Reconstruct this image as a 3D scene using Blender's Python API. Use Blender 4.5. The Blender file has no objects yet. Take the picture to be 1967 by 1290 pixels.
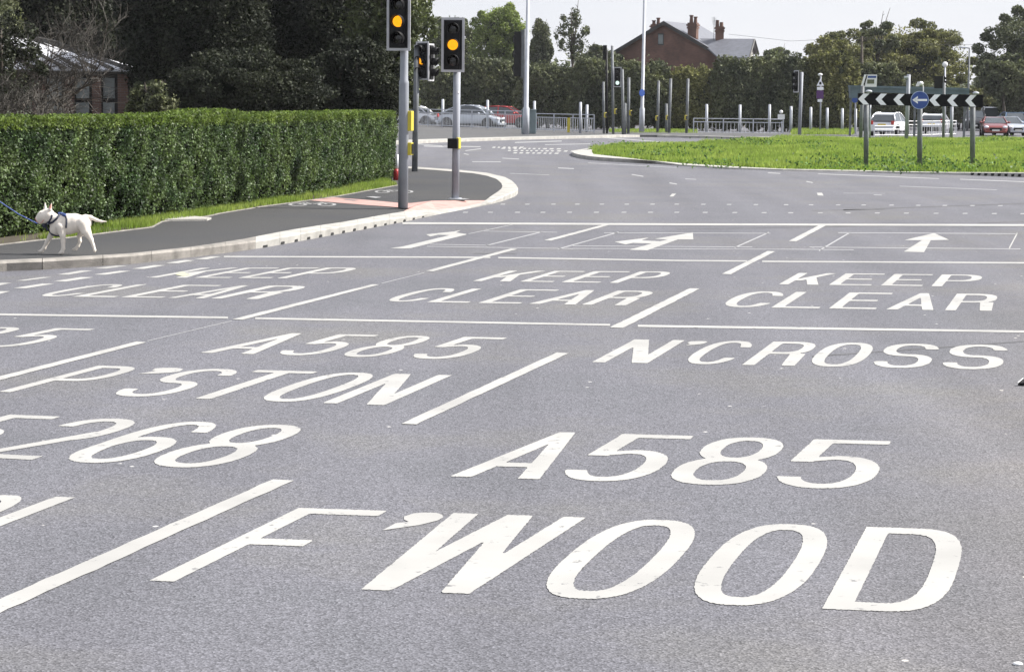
import bpy, math, random
import numpy as np
from mathutils import Vector, Matrix

R = math.radians
rnd = random.Random(7)
nr = np.random.default_rng(11)
SC = bpy.context.scene
COL = SC.collection

# ------------------------------------------------------------------ camera
PW, PH, FPX = 1967.0, 1290.0, 4200.0        # size of the photograph, focal length in its pixels
CAMH = 2.1
PITCH = math.atan((645 - 191) / FPX)
ROLL = 0.010
cam_d = bpy.data.cameras.new("camera")
cam = bpy.data.objects.new("camera", cam_d)
COL.objects.link(cam)
cam_d.sensor_width = 36.0
cam_d.lens = 36.0 * FPX / PW
cam_d.clip_start = 0.1
cam_d.clip_end = 5000
ROT = Matrix.Rotation(math.pi / 2 - PITCH, 3, 'X') @ Matrix.Rotation(ROLL, 3, 'Z')
cam.matrix_world = Matrix.Translation((0, 0, CAMH)) @ ROT.to_4x4()
SC.camera = cam

# ------------------------------------------------------------------ world, sun, exposure
SUN_EL, SUN_AZ = R(43), R(80)               # azimuth clockwise from +Y
w = bpy.data.worlds.new("World")
SC.world = w
w.use_nodes = True
nt = w.node_tree
for n in list(nt.nodes):
    nt.nodes.remove(n)
wo = nt.nodes.new('ShaderNodeOutputWorld')
bg = nt.nodes.new('ShaderNodeBackground')
sky = nt.nodes.new('ShaderNodeTexSky')
sky.sky_type = 'NISHITA'
sky.sun_disc = False
sky.sun_elevation = SUN_EL
sky.sun_rotation = SUN_AZ
sky.air_density = 1.0
sky.dust_density = 2.0
sky.ozone_density = 1.0
tc = nt.nodes.new('ShaderNodeTexCoord')
mp = nt.nodes.new('ShaderNodeMapping')
mp.inputs['Scale'].default_value = (1.2, 1.2, 5.0)
cn = nt.nodes.new('ShaderNodeTexNoise')
cn.inputs['Scale'].default_value = 2.2
cn.inputs['Detail'].default_value = 6
cr = nt.nodes.new('ShaderNodeValToRGB')
cr.color_ramp.elements[0].position = 0.35
cr.color_ramp.elements[0].color = (3.55, 3.65, 4.05, 1)
cr.color_ramp.elements[1].position = 0.7
cr.color_ramp.elements[1].color = (4.15, 4.2, 4.45, 1)
mx = nt.nodes.new('ShaderNodeMix')
mx.data_type = 'RGBA'
mx.inputs[0].default_value = 0.85
nt.links.new(tc.outputs['Generated'], mp.inputs['Vector'])
nt.links.new(mp.outputs['Vector'], cn.inputs['Vector'])
nt.links.new(cn.outputs['Fac'], cr.inputs['Fac'])
nt.links.new(sky.outputs['Color'], mx.inputs[6])
nt.links.new(cr.outputs['Color'], mx.inputs[7])
nt.links.new(mx.outputs[2], bg.inputs['Color'])
nt.links.new(bg.outputs['Background'], wo.inputs['Surface'])
bg.inputs['Strength'].default_value = 0.10
sd = bpy.data.lights.new("sun", 'SUN')
sd.energy = 4.2
sd.angle = R(0.53)
sd.color = (1.0, 0.96, 0.90)
sun = bpy.data.objects.new("sun", sd)
COL.objects.link(sun)
to_sun = Vector((math.sin(SUN_AZ) * math.cos(SUN_EL), math.cos(SUN_AZ) * math.cos(SUN_EL), math.sin(SUN_EL)))
sun.rotation_euler = to_sun.to_track_quat('Z', 'Y').to_euler()
sun.location = (0, 0, 60)
SC.view_settings.view_transform = 'Standard'
SC.view_settings.look = 'None'
SC.view_settings.exposure = 1.22
SC.view_settings.gamma = 1.0
SC.view_settings.use_curve_mapping = False


# ------------------------------------------------------------------ pixel helpers
def ray(px, py):
    return ROT @ Vector((px - PW / 2, PH / 2 - py, -FPX))


def G(px, py, z=0.0):
    """point of the plane at height z that the photograph shows at this pixel"""
    d = ray(px, py)
    t = (z - CAMH) / d.z
    return Vector((d.x * t, d.y * t, z))


def AT(px, py, Y):
    """point at distance Y that the photograph shows at this pixel"""
    d = ray(px, py)
    t = Y / d.y
    return Vector((d.x * t, Y, CAMH + d.z * t))


# ------------------------------------------------------------------ materials
def newmat(name):
    m = bpy.data.materials.new(name)
    m.use_nodes = True
    t = m.node_tree
    for n in list(t.nodes):
        t.nodes.remove(n)
    o = t.nodes.new('ShaderNodeOutputMaterial')
    return m, t, o


def N(t, kind, **kw):
    n = t.nodes.new(kind)
    for k, v in kw.items():
        if k in n.inputs:
            n.inputs[k].default_value = v
        else:
            setattr(n, k, v)
    return n


def ramp(t, src, stops):
    r = t.nodes.new('ShaderNodeValToRGB')
    e = r.color_ramp.elements
    while len(e) < len(stops):
        e.new(0.5)
    for i, (p, c) in enumerate(stops):
        e[i].position = p
        e[i].color = (c[0], c[1], c[2], 1) if hasattr(c, '__len__') else (c, c, c, 1)
    t.links.new(src, r.inputs['Fac'])
    return r.outputs['Color']


def mixc(t, fac, a, b, mode='MIX'):
    m = t.nodes.new('ShaderNodeMix')
    m.data_type = 'RGBA'
    m.blend_type = mode
    for s, v in ((0, fac), (6, a), (7, b)):
        if isinstance(v, bpy.types.NodeSocket):
            t.links.new(v, m.inputs[s])
        elif s == 0:
            m.inputs[0].default_value = v
        else:
            m.inputs[s].default_value = (v[0], v[1], v[2], 1)
    return m.outputs[2]


def plain(name, col, rough=0.6, metal=0.0, var=0.18, scale=6.0, bump=0.0, bscale=40, coat=0.0, spec=0.5):
    m, t, o = newmat(name)
    b = N(t, 'ShaderNodeBsdfPrincipled', Roughness=rough, Metallic=metal)
    b.inputs['Specular IOR Level'].default_value = spec
    b.inputs['Coat Weight'].default_value = coat
    tc = t.nodes.new('ShaderNodeTexCoord')
    n = N(t, 'ShaderNodeTexNoise', Scale=scale, Detail=5.0)
    t.links.new(tc.outputs['Object'], n.inputs['Vector'])
    c0 = tuple(c * (1 - var) for c in col)
    c1 = tuple(min(1, c * (1 + var)) for c in col)
    t.links.new(ramp(t, n.outputs['Fac'], [(0.3, c0), (0.7, c1)]), b.inputs['Base Color'])
    if bump:
        n2 = N(t, 'ShaderNodeTexNoise', Scale=bscale, Detail=3.0)
        t.links.new(tc.outputs['Object'], n2.inputs['Vector'])
        bp = N(t, 'ShaderNodeBump', Strength=bump, Distance=0.02)
        t.links.new(n2.outputs['Fac'], bp.inputs['Height'])
        t.links.new(bp.outputs['Normal'], b.inputs['Normal'])
    t.links.new(b.outputs['BSDF'], o.inputs['Surface'])
    return m


def emit(name, col, strength):
    m, t, o = newmat(name)
    e = N(t, 'ShaderNodeEmission', Strength=strength)
    tc = t.nodes.new('ShaderNodeTexCoord')
    n = N(t, 'ShaderNodeTexVoronoi', Scale=60.0)
    t.links.new(tc.outputs['Object'], n.inputs['Vector'])
    t.links.new(ramp(t, n.outputs['Distance'], [(0.0, col), (0.9, tuple(c * 0.75 for c in col))]), e.inputs['Color'])
    t.links.new(e.outputs['Emission'], o.inputs['Surface'])
    return m


def asphalt(name, base, bluish=1.06, contrast=1.0, patch=True):
    m, t, o = newmat(name)
    b = N(t, 'ShaderNodeBsdfPrincipled', Roughness=0.82)
    b.inputs['Specular IOR Level'].default_value = 0.35
    g = t.nodes.new('ShaderNodeNewGeometry')
    P = g.outputs['Position']
    # stones of the aggregate
    v = N(t, 'ShaderNodeTexVoronoi', Scale=92.0)
    t.links.new(P, v.inputs['Vector'])
    sep = t.nodes.new('ShaderNodeSeparateColor')
    t.links.new(v.outputs['Color'], sep.inputs[0])
    k = contrast
    stone = ramp(t, sep.outputs[0], [(0.0, 1 - 0.58 * k), (0.35, 1 - 0.15 * k), (0.8, 1 + 0.22 * k), (1.0, 1 + 0.65 * k)])
    n1 = N(t, 'ShaderNodeTexNoise', Scale=110.0, Detail=4.0)
    t.links.new(P, n1.inputs['Vector'])
    grain = ramp(t, n1.outputs['Fac'], [(0.3, 1 - 0.35 * k), (0.7, 1 + 0.35 * k)])
    n5 = N(t, 'ShaderNodeTexNoise', Scale=17.0, Detail=6.0, Roughness=0.75)
    t.links.new(P, n5.inputs['Vector'])
    mid = ramp(t, n5.outputs['Fac'], [(0.3, 0.88), (0.7, 1.12)])
    # broad patches of wear and colour
    n2 = N(t, 'ShaderNodeTexNoise', Scale=0.35, Detail=7.0, Roughness=0.62)
    t.links.new(P, n2.inputs['Vector'])
    hue = ramp(t, n2.outputs['Fac'], [(0.30, (base * 0.86, base * 0.88, base * 0.98)),
                                      (0.50, (base, base, base * bluish)),
                                      (0.72, (base * 1.12, base * 1.10, base * 1.08))])
    c = mixc(t, 1.0, hue, stone, 'MULTIPLY')
    c = mixc(t, 1.0, c, grain, 'MULTIPLY')
    c = mixc(t, 1.0, c, mid, 'MULTIPLY')
    if patch:
        # rubber and dust drawn out along the lanes
        mp = t.nodes.new('ShaderNodeMapping')
        mp.inputs['Rotation'].default_value = (0, 0, R(15))
        mp.inputs['Scale'].default_value = (0.9, 0.05, 1)
        t.links.new(P, mp.inputs['Vector'])
        n3 = N(t, 'ShaderNodeTexNoise', Scale=1.0, Detail=5.0)
        t.links.new(mp.outputs['Vector'], n3.inputs['Vector'])
        c = mixc(t, 1.0, c, ramp(t, n3.outputs['Fac'], [(0.3, 0.86), (0.7, 1.10)]), 'MULTIPLY')
        # pale specks of grit
        v2 = N(t, 'ShaderNodeTexVoronoi', Scale=3.3)
        t.links.new(P, v2.inputs['Vector'])
        speck = ramp(t, v2.outputs['Distance'], [(0.035, 1.0), (0.06, 0.0)])
        s2 = t.nodes.new('ShaderNodeSeparateColor')
        t.links.new(v2.outputs['Color'], s2.inputs[0])
        gate = ramp(t, s2.outputs[1], [(0.62, 0.0), (0.64, 1.0)])
        sp = mixc(t, 1.0, speck, gate, 'MULTIPLY')
        c = mixc(t, sp, c, (0.5, 0.49, 0.47))
    if patch:
        # browner, grittier surface along the right-hand margin of the carriageway
        dt = t.nodes.new('ShaderNodeVectorMath')
        dt.operation = 'DOT_PRODUCT'
        dt.inputs[1].default_value = (math.cos(R(15)), -math.sin(R(15)), 0)
        t.links.new(P, dt.inputs[0])
        n4 = N(t, 'ShaderNodeTexNoise', Scale=0.8, Detail=6.0)
        t.links.new(P, n4.inputs['Vector'])
        ad = t.nodes.new('ShaderNodeMath')
        ad.operation = 'MULTIPLY_ADD'
        t.links.new(n4.outputs['Fac'], ad.inputs[0])
        ad.inputs[1].default_value = 1.6
        t.links.new(dt.outputs['Value'], ad.inputs[2])
        mr = N(t, 'ShaderNodeMapRange')
        mr.inputs['From Min'].default_value = -0.6
        mr.inputs['From Max'].default_value = 0.7
        t.links.new(ad.outputs[0], mr.inputs['Value'])
        sc_ = t.nodes.new('ShaderNodeMath')
        sc_.operation = 'MULTIPLY'
        sc_.inputs[1].default_value = 0.75
        t.links.new(mr.outputs['Result'], sc_.inputs[0])
        c = mixc(t, sc_.outputs[0], c, mixc(t, 1.0, c, (1.16, 1.10, 0.98), 'MULTIPLY'))
    t.links.new(c, b.inputs['Base Color'])
    bp = N(t, 'ShaderNodeBump', Strength=0.55, Distance=0.006)
    t.links.new(v.outputs['Distance'], bp.inputs['Height'])
    t.links.new(bp.outputs['Normal'], b.inputs['Normal'])
    t.links.new(b.outputs['BSDF'], o.inputs['Surface'])
    return m


def paintmat(name, col, wear=0.5, under=0.12, sc=9.0):
    m, t, o = newmat(name)
    b = N(t, 'ShaderNodeBsdfPrincipled', Roughness=0.7)
    g = t.nodes.new('ShaderNodeNewGeometry')
    n = N(t, 'ShaderNodeTexNoise', Scale=sc, Detail=8.0, Roughness=0.7)
    t.links.new(g.outputs['Position'], n.inputs['Vector'])
    n2 = N(t, 'ShaderNodeTexNoise', Scale=1.3, Detail=4.0)
    t.links.new(g.outputs['Position'], n2.inputs['Vector'])
    dirt = ramp(t, n2.outputs['Fac'], [(0.25, tuple(c * 0.80 for c in col)), (0.6, col)])
    chip = ramp(t, n.outputs['Fac'], [(0.20 + 0.13 * wear, 1.0), (0.25 + 0.15 * wear, 0.0)])
    t.links.new(mixc(t, chip, dirt, (under, under, under * 1.04)), b.inputs['Base Color'])
    t.links.new(b.outputs['BSDF'], o.inputs['Surface'])
    return m


def leafmat(name, dark, light, scale=0.7, trans=0.35, gloss=0.35, rough=0.45, var=(0.45, 1.0, 1.75)):
    m, t, o = newmat(name)
    g = t.nodes.new('ShaderNodeNewGeometry')
    n = N(t, 'ShaderNodeTexNoise', Scale=scale, Detail=4.0)
    t.links.new(g.outputs['Position'], n.inputs['Vector'])
    a = ramp(t, n.outputs['Fac'], [(0.35, dark), (0.68, light)])
    r = ramp(t, g.outputs['Random Per Island'], [(0.0, var[0]), (0.6, var[1]), (1.0, var[2])])
    c = mixc(t, 1.0, a, r, 'MULTIPLY')
    b = N(t, 'ShaderNodeBsdfPrincipled', Roughness=rough)
    b.inputs['Specular IOR Level'].default_value = gloss
    t.links.new(c, b.inputs['Base Color'])
    tr = t.nodes.new('ShaderNodeBsdfTranslucent')
    t.links.new(mixc(t, 1.0, c, (1.08, 1.15, 0.75), 'MULTIPLY'), tr.inputs['Color'])
    ms = N(t, 'ShaderNodeMixShader', Fac=trans)
    t.links.new(b.outputs['BSDF'], ms.inputs[1])
    t.links.new(tr.outputs['BSDF'], ms.inputs[2])
    t.links.new(ms.outputs['Shader'], o.inputs['Surface'])
    return m


def brickmat(name, c1, c2, mortar, scale=1.0):
    m, t, o = newmat(name)
    b = N(t, 'ShaderNodeBsdfPrincipled', Roughness=0.85)
    tc = t.nodes.new('ShaderNodeTexCoord')
    mp = t.nodes.new('ShaderNodeMapping')
    mp.inputs['Rotation'].default_value = (R(90), 0, 0)
    t.links.new(tc.outputs['Object'], mp.inputs['Vector'])
    br = N(t, 'ShaderNodeTexBrick', Scale=scale)
    br.inputs['Color1'].default_value = (*c1, 1)
    br.inputs['Color2'].default_value = (*c2, 1)
    br.inputs['Mortar'].default_value = (*mortar, 1)
    br.inputs['Brick Width'].default_value = 0.225
    br.inputs['Row Height'].default_value = 0.075
    br.inputs['Mortar Size'].default_value = 0.010
    t.links.new(mp.outputs['Vector'], br.inputs['Vector'])
    n = N(t, 'ShaderNodeTexNoise', Scale=1.2, Detail=5.0)
    t.links.new(tc.outputs['Object'], n.inputs['Vector'])
    c = mixc(t, 1.0, br.outputs['Color'], ramp(t, n.outputs['Fac'], [(0.3, 0.72), (0.7, 1.2)]), 'MULTIPLY')
    t.links.new(c, b.inputs['Base Color'])
    t.links.new(b.outputs['BSDF'], o.inputs['Surface'])
    return m


M = {}
M['road'] = asphalt('road_asphalt', 0.117, 1.13, 0.74)
M['footway'] = asphalt('footway_asphalt', 0.046, 1.03, 0.5, patch=False)
M['farpave'] = asphalt('pavement_asphalt', 0.085, 1.0, 0.5, patch=False)
M['paint'] = paintmat('white_thermoplastic', (0.352, 0.348, 0.333), 1.0)
M['stud'] = paintmat('worn_stud_paint', (0.29, 0.29, 0.29), 0.9, 0.12, 14)
M['thin'] = paintmat('worn_white_paint', (0.31, 0.31, 0.315), 0.9, 0.11, 12)
M['stain'] = plain('pale_stain', (0.42, 0.42, 0.28), 0.8, var=0.2)
M['tyremark'] = plain('tyre_rubber_on_road', (0.075, 0.075, 0.08), 0.8, var=0.3, scale=3)
M['kerb'] = plain('kerb_concrete', (0.34, 0.33, 0.305), 0.85, var=0.22, scale=3.0, bump=0.5, bscale=60)
M['kerbold'] = plain('old_kerb_concrete', (0.235, 0.22, 0.20), 0.9, var=0.32, scale=5.0, bump=0.6, bscale=70)
M['joint'] = plain('kerb_joint', (0.05, 0.045, 0.04), 0.9)
M['hole'] = plain('drain_hole', (0.010, 0.010, 0.010), 0.9)
M['pink'] = plain('pink_tactile_paving', (0.38, 0.235, 0.21), 0.85, var=0.2, scale=5.0)
M['soil'] = plain('soil', (0.055, 0.045, 0.03), 0.95, var=0.3)
M['grassbase'] = plain('turf', (0.12, 0.19, 0.03), 0.95, var=0.3, scale=1.5)
M['ground'] = plain('ground', (0.05, 0.075, 0.025), 0.95, var=0.3, scale=0.3)
M['grass'] = leafmat('grass_blades', (0.165, 0.240, 0.050), (0.315, 0.375, 0.110), 0.45, 0.45, 0.10, 0.6, (0.7, 1.0, 1.35))
M['weed'] = leafmat('weed_leaves', (0.06, 0.12, 0.03), (0.12, 0.20, 0.06), 1.0, 0.3, 0.2, 0.55)
M['hedgeleaf'] = leafmat('hedge_leaves', (0.046, 0.078, 0.034), (0.125, 0.172, 0.068), 1.6, 0.30, 0.30, 0.5, (0.3, 0.95, 2.0))
M['hedgetop'] = leafmat('sunlit_top_leaves', (0.075, 0.115, 0.028), (0.16, 0.215, 0.055), 2.0, 0.38, 0.25, 0.55)
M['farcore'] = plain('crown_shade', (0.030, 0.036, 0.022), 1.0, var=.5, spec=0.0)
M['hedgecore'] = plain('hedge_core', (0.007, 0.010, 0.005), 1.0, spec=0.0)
M['darkleaf'] = leafmat('dark_evergreen_leaves', (0.017, 0.021, 0.016), (0.042, 0.048, 0.030), 0.6, 0.15, 0.12, 0.6)
M['midleaf'] = leafmat('mid_green_leaves', (0.060, 0.075, 0.036), (0.125, 0.145, 0.062), 0.5, 0.3, 0.4, 0.4)
M['oliveleaf'] = leafmat('olive_leaves', (0.105, 0.112, 0.055), (0.235, 0.230, 0.095), 0.35, 0.25, 0.15, 0.6)
M['brightleaf'] = leafmat('bright_green_leaves', (0.10, 0.14, 0.035), (0.25, 0.30, 0.085), 0.35, 0.35, 0.35, 0.45)
M['bushleaf'] = leafmat('dark_bush_leaves', (0.075, 0.088, 0.058), (0.165, 0.178, 0.095), 0.4, 0.2, 0.15, 0.6)
M['bark'] = plain('bark', (0.055, 0.045, 0.035), 0.9, var=0.35, scale=4, bump=0.6)
M['twig'] = plain('twigs', (0.05, 0.044, 0.036), 0.8, var=0.45, scale=2.0)
M['pole'] = plain('galvanised_grey', (0.25, 0.265, 0.30), 0.65, 0.0, var=0.12, scale=3.0)
M['poledark'] = plain('grey_painted_post', (0.125, 0.135, 0.145), 0.65, 0.0, var=0.22, scale=4.0)
M['polelight'] = plain('pale_galvanised_steel', (0.40, 0.42, 0.46), 0.6, 0.0, var=0.12, scale=3.0)
M['rail'] = plain('guard_rail_steel', (0.48, 0.50, 0.54), 0.45, 0.35, var=0.12, scale=3.0)
M['black'] = plain('black_plastic', (0.006, 0.006, 0.007), 0.55, var=0.1, spec=0.2)
M['lens'] = plain('dark_lens', (0.012, 0.010, 0.010), 0.15, var=0.1)
M['border'] = plain('signal_board_border', (0.42, 0.42, 0.44), 0.5, var=0.06)
M['amber'] = emit('amber_light', (1.0, 0.37, 0.012), 0.75)
M['green'] = emit('green_light', (0.75, 1.0, 0.9), 0.6)
M['yellow'] = plain('yellow_plastic', (0.52, 0.43, 0.04), 0.4, var=0.06)
M['white'] = plain('white_paint', (0.74, 0.74, 0.74), 0.5, var=0.05)
M['signblack'] = plain('sign_black', (0.006, 0.006, 0.007), 0.7, var=0.1, spec=0.12)
M['signwhite'] = plain('sign_white', (0.86, 0.86, 0.90), 0.45, var=0.05)
M['signblue'] = plain('sign_blue', (0.018, 0.06, 0.26), 0.4, var=0.06)
M['paleblue'] = plain('pale_blue_rim', (0.42, 0.50, 0.66), 0.4, var=0.05)
M['oliveleafflat'] = plain('olive_window', (0.10, 0.11, 0.06), 0.4, var=0.3, scale=4)
M['purple'] = plain('sign_purple', (0.085, 0.02, 0.13), 0.45, var=0.06)
M['signred'] = plain('sign_red', (0.35, 0.02, 0.02), 0.45, var=0.06)
M['steelblue'] = plain('blue_grey_metal', (0.10, 0.14, 0.17), 0.5, 0.2, var=0.14, scale=2)
M['cabinet'] = plain('cabinet_green_grey', (0.14, 0.18, 0.19), 0.6, var=0.12, scale=2)
M['brick'] = brickmat('red_brown_brick', (0.155, 0.072, 0.048), (0.115, 0.055, 0.040), (0.10, 0.075, 0.065))
M['brickdark'] = brickmat('brown_brick', (0.13, 0.070, 0.050), (0.09, 0.05, 0.04), (0.12, 0.10, 0.09))
M['slate'] = plain('roof_slate', (0.13, 0.135, 0.155), 0.5, var=0.15, scale=3, bump=0.4, bscale=12)
M['fascia'] = plain('dark_fascia', (0.03, 0.028, 0.026), 0.6)
M['render'] = plain('white_render', (0.62, 0.60, 0.56), 0.8, var=0.08)
M['glass'] = plain('window_glass', (0.030, 0.036, 0.040), 0.08, var=0.2, scale=1.0, spec=0.9)
M['glasspale'] = plain('curtained_glass', (0.16, 0.18, 0.18), 0.25, var=0.25, scale=1.5)
M['roofglass'] = plain('polycarbonate_roof', (0.75, 0.76, 0.80), 0.30, var=0.10, scale=1.5)
M['tyre'] = plain('tyre_rubber', (0.015, 0.015, 0.015), 0.8)
M['alloy'] = plain('wheel_alloy', (0.45, 0.46, 0.48), 0.35, 0.6)
M['carglass'] = plain('car_glass', (0.05, 0.06, 0.068), 0.06, var=0.2, scale=1, spec=1.0)
M['headlamp'] = plain('headlamp_glass', (0.75, 0.76, 0.8), 0.12, var=0.1, spec=0.9)
M['tail'] = plain('tail_lamp_red', (0.40, 0.02, 0.015), 0.2, var=0.1)
M['plateyellow'] = plain('number_plate_yellow', (0.62, 0.45, 0.03), 0.4, var=0.05)
M['platewhite'] = plain('number_plate_white', (0.62, 0.62, 0.60), 0.4, var=0.05)
for nm, c in (('silver', (0.40, 0.43, 0.48)), ('white', (0.66, 0.67, 0.70)), ('red', (0.36, 0.018, 0.018)),
              ('maroon', (0.20, 0.035, 0.03)), ('dark', (0.025, 0.024, 0.028)), ('blue', (0.07, 0.13, 0.24))):
    M['car_' + nm] = plain('car_paint_' + nm, c, 0.28, 0.25, var=0.04, scale=1, coat=0.7)
M['dogfur'] = plain('white_dog_coat', (0.72, 0.66, 0.58), 0.8, var=0.07, scale=12, bump=0.25, bscale=180)
M['dogpink'] = plain('pink_dog_skin', (0.62, 0.30, 0.25), 0.6, var=0.12, scale=30)
M['dogdark'] = plain('dark_dog_skin', (0.02, 0.018, 0.018), 0.3)
M['strap'] = plain('blue_webbing', (0.035, 0.065, 0.20), 0.6, var=0.35, scale=40)
M['rope'] = plain('blue_rope', (0.05, 0.09, 0.30), 0.55, var=0.45, scale=30)
M['navy'] = plain('navy_webbing', (0.014, 0.018, 0.04), 0.6)


# ------------------------------------------------------------------ mesh builder
class MB:
    def __init__(s):
        s.v = []
        s.f = []

    def add(s, vs, fs):
        k = len(s.v)
        s.v += [tuple(p) for p in vs]
        s.f += [tuple(i + k for i in f) for f in fs]
        return s

    def poly(s, pts):
        return s.add(pts, [tuple(range(len(pts)))])

    def box(s, c, d, rz=0.0):
        cx, cy, cz = c
        hx, hy, hz = d[0] / 2, d[1] / 2, d[2] / 2
        cs, sn = math.cos(rz), math.sin(rz)
        vs = []
        for z in (-hz, hz):
            for x, y in ((-hx, -hy), (hx, -hy), (hx, hy), (-hx, hy)):
                vs.append((cx + x * cs - y * sn, cy + x * sn + y * cs, cz + z))
        return s.add(vs, [(3, 2, 1, 0), (4, 5, 6, 7), (0, 1, 5, 4), (1, 2, 6, 5), (2, 3, 7, 6), (3, 0, 4, 7)])

    def prism(s, pts, ext):
        """closed polygon extruded along a vector"""
        n = len(pts)
        e = Vector(ext)
        vs = [Vector(p) for p in pts] + [Vector(p) + e for p in pts]
        fs = [tuple(range(n)), tuple(range(2 * n - 1, n - 1, -1))]
        for i in range(n):
            j = (i + 1) % n
            fs.append((j, i, i + n, j + n))
        return s.add(vs, fs)

    def tube(s, path, rad, n=10, cap=True, flat=1.0):
        P = [Vector(p) for p in path]
        if not hasattr(rad, '__len__'):
            rad = [rad] * len(P)
        k = len(s.v)
        ref = None
        for i, p in enumerate(P):
            a = P[max(0, i - 1)]
            b = P[min(len(P) - 1, i + 1)]
            d = (b - a).normalized()
            if ref is None:
                ref = Vector((1, 0, 0)) if abs(d.x) < 0.8 else Vector((0, 1, 0))
            u = (ref - d * ref.dot(d)).normalized()
            ref = u
            v = d.cross(u)
            for j in range(n):
                t = 2 * math.pi * j / n
                s.v.append(tuple(p + (u * math.cos(t) + v * math.sin(t) * flat) * rad[i]))
        m = len(P)
        for i in range(m - 1):
            for j in range(n):
                q = (j + 1) % n
                s.f.append((k + i * n + j, k + i * n + q, k + (i + 1) * n + q, k + (i + 1) * n + j))
        if cap:
            s.f.append(tuple(k + j for j in reversed(range(n))))
            s.f.append(tuple(k + (m - 1) * n + j for j in range(n)))
        return s

    def disc(s, c, r, axis, th, n=24):
        a = Vector(axis).normalized()
        c = Vector(c)
        return s.tube([c - a * th / 2, c + a * th / 2], r, n)

    def ball(s, c, r, n=10, m=7, sc=(1, 1, 1)):
        vs, fs = [], []
        for i in range(m + 1):
            ph = math.pi * i / m
            for j in range(n):
                th = 2 * math.pi * j / n
                vs.append((c[0] + r * sc[0] * math.sin(ph) * math.cos(th), c[1] + r * sc[1] * math.sin(ph) * math.sin(th),
                           c[2] + r * sc[2] * math.cos(ph)))
        for i in range(m):
            for j in range(n):
                q = (j + 1) % n
                fs.append((i * n + j, (i + 1) * n + j, (i + 1) * n + q, i * n + q))
        return s.add(vs, fs)


def link(o, parent=None):
    COL.objects.link(o)
    if parent is not None:
        o.parent = parent
    return o


def obj(name, mb, mat, parent=None, world=False, smooth=False, bevel=0.0):
    """one mesh object; world=True: the vertices are world points, moved into the parent's space"""
    v = mb.v
    if parent is not None and world:
        off = Vector(parent.location)
        pp = parent.parent
        while pp is not None:
            off += Vector(pp.location)
            pp = pp.parent
        v = [(p[0] - off.x, p[1] - off.y, p[2] - off.z) for p in v]
    me = bpy.data.meshes.new(name)
    me.from_pydata([tuple(p) for p in v], [], mb.f)
    me.update()
    me.materials.append(mat)
    if smooth:
        me.polygons.foreach_set('use_smooth', [True] * len(me.polygons))
    o = bpy.data.objects.new(name, me)
    link(o, parent)
    if bevel:
        b = o.modifiers.new('bevel', 'BEVEL')
        b.width = bevel
        b.segments = 2
        b.limit_method = 'ANGLE'
    return o


def npmesh(name, V, F, mat, parent=None, smooth=False):
    """mesh from numpy arrays; F is (n,k)"""
    me = bpy.data.meshes.new(name)
    k = F.shape[1]
    me.vertices.add(len(V))
    me.vertices.foreach_set('co', V.astype(np.float32).ravel())
    me.loops.add(F.size)
    me.loops.foreach_set('vertex_index', F.astype(np.int32).ravel())
    me.polygons.add(len(F))
    me.polygons.foreach_set('loop_start', np.arange(0, F.size, k, dtype=np.int32))
    me.polygons.foreach_set('loop_total', np.full(len(F), k, dtype=np.int32))
    me.update(calc_edges=True)
    me.materials.append(mat)
    if smooth:
        me.polygons.foreach_set('use_smooth', [True] * len(F))
    o = bpy.data.objects.new(name, me)
    return link(o, parent)


def thing(name, label, cat, loc=(0, 0, 0), group=None, rz=0.0, scale=1.0):
    o = bpy.data.objects.new(name, None)
    o.empty_display_size = 0.2
    COL.objects.link(o)
    o.location = loc
    o.rotation_euler = (0, 0, rz)
    o.scale = (scale,) * 3
    return tag(o, label, cat, group)


def tag(o, label, cat, group=None, kind=None):
    o['label'] = label
    o['category'] = cat
    if group:
        o['group'] = group
    if kind:
        o['kind'] = kind
    return o


def struct(o):
    o['kind'] = 'structure'
    return o


def copy_tree(o, parent=None):
    c = o.copy()
    COL.objects.link(c)
    c.parent = parent
    for ch in list(o.children):
        copy_tree(ch, c)
    return c


def lerp(a, b, t):
    return a + (b - a) * t


def polyline_y(pts, x):
    for (x0, y0), (x1, y1) in zip(pts, pts[1:]):
        if x <= x1:
            return y0 + (y1 - y0) * (x - x0) / (x1 - x0)
    (x0, y0), (x1, y1) = pts[-2:]
    return y0 + (y1 - y0) * (x - x0) / (x1 - x0)



def haze_mat():
    m, t, o = newmat('thin_haze')
    v = N(t, 'ShaderNodeVolumePrincipled', Density=0.00013)
    v.inputs['Color'].default_value = (0.9, 0.92, 0.96, 1)
    t.links.new(v.outputs['Volume'], o.inputs['Volume'])
    return m


M['haze'] = haze_mat()


# ================================================================== SETTING: ground, road, footways
def sheet(name, pts, mat, parent=None, world=True):
    """flat polygon sheet (world points)"""
    import bmesh
    bm = bmesh.new()
    vs = [bm.verts.new(p) for p in pts]
    f = bm.faces.new(vs)
    if f.normal.z < 0:
        f.normal_flip()
    bmesh.ops.triangulate(bm, faces=[f])
    me = bpy.data.meshes.new(name)
    bm.to_mesh(me)
    bm.free()
    me.materials.append(mat)
    o = bpy.data.objects.new(name, me)
    return link(o, parent)


def slab(name, pts, mat, depth=0.2, parent=None):
    """kerb-high slab: top polygon at its own heights with a skirt going down"""
    o = sheet(name, pts, mat, parent)
    me = o.data
    import bmesh
    bm = bmesh.new()
    bm.from_mesh(me)
    n = len(pts)
    top = [bm.verts.new(p) for p in pts]
    bot = [bm.verts.new((p[0], p[1], p[2] - depth)) for p in pts]
    for i in range(n):
        j = (i + 1) % n
        bm.faces.new((top[i], top[j], bot[j], bot[i]))
    bm.to_mesh(me)
    bm.free()
    return o


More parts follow.
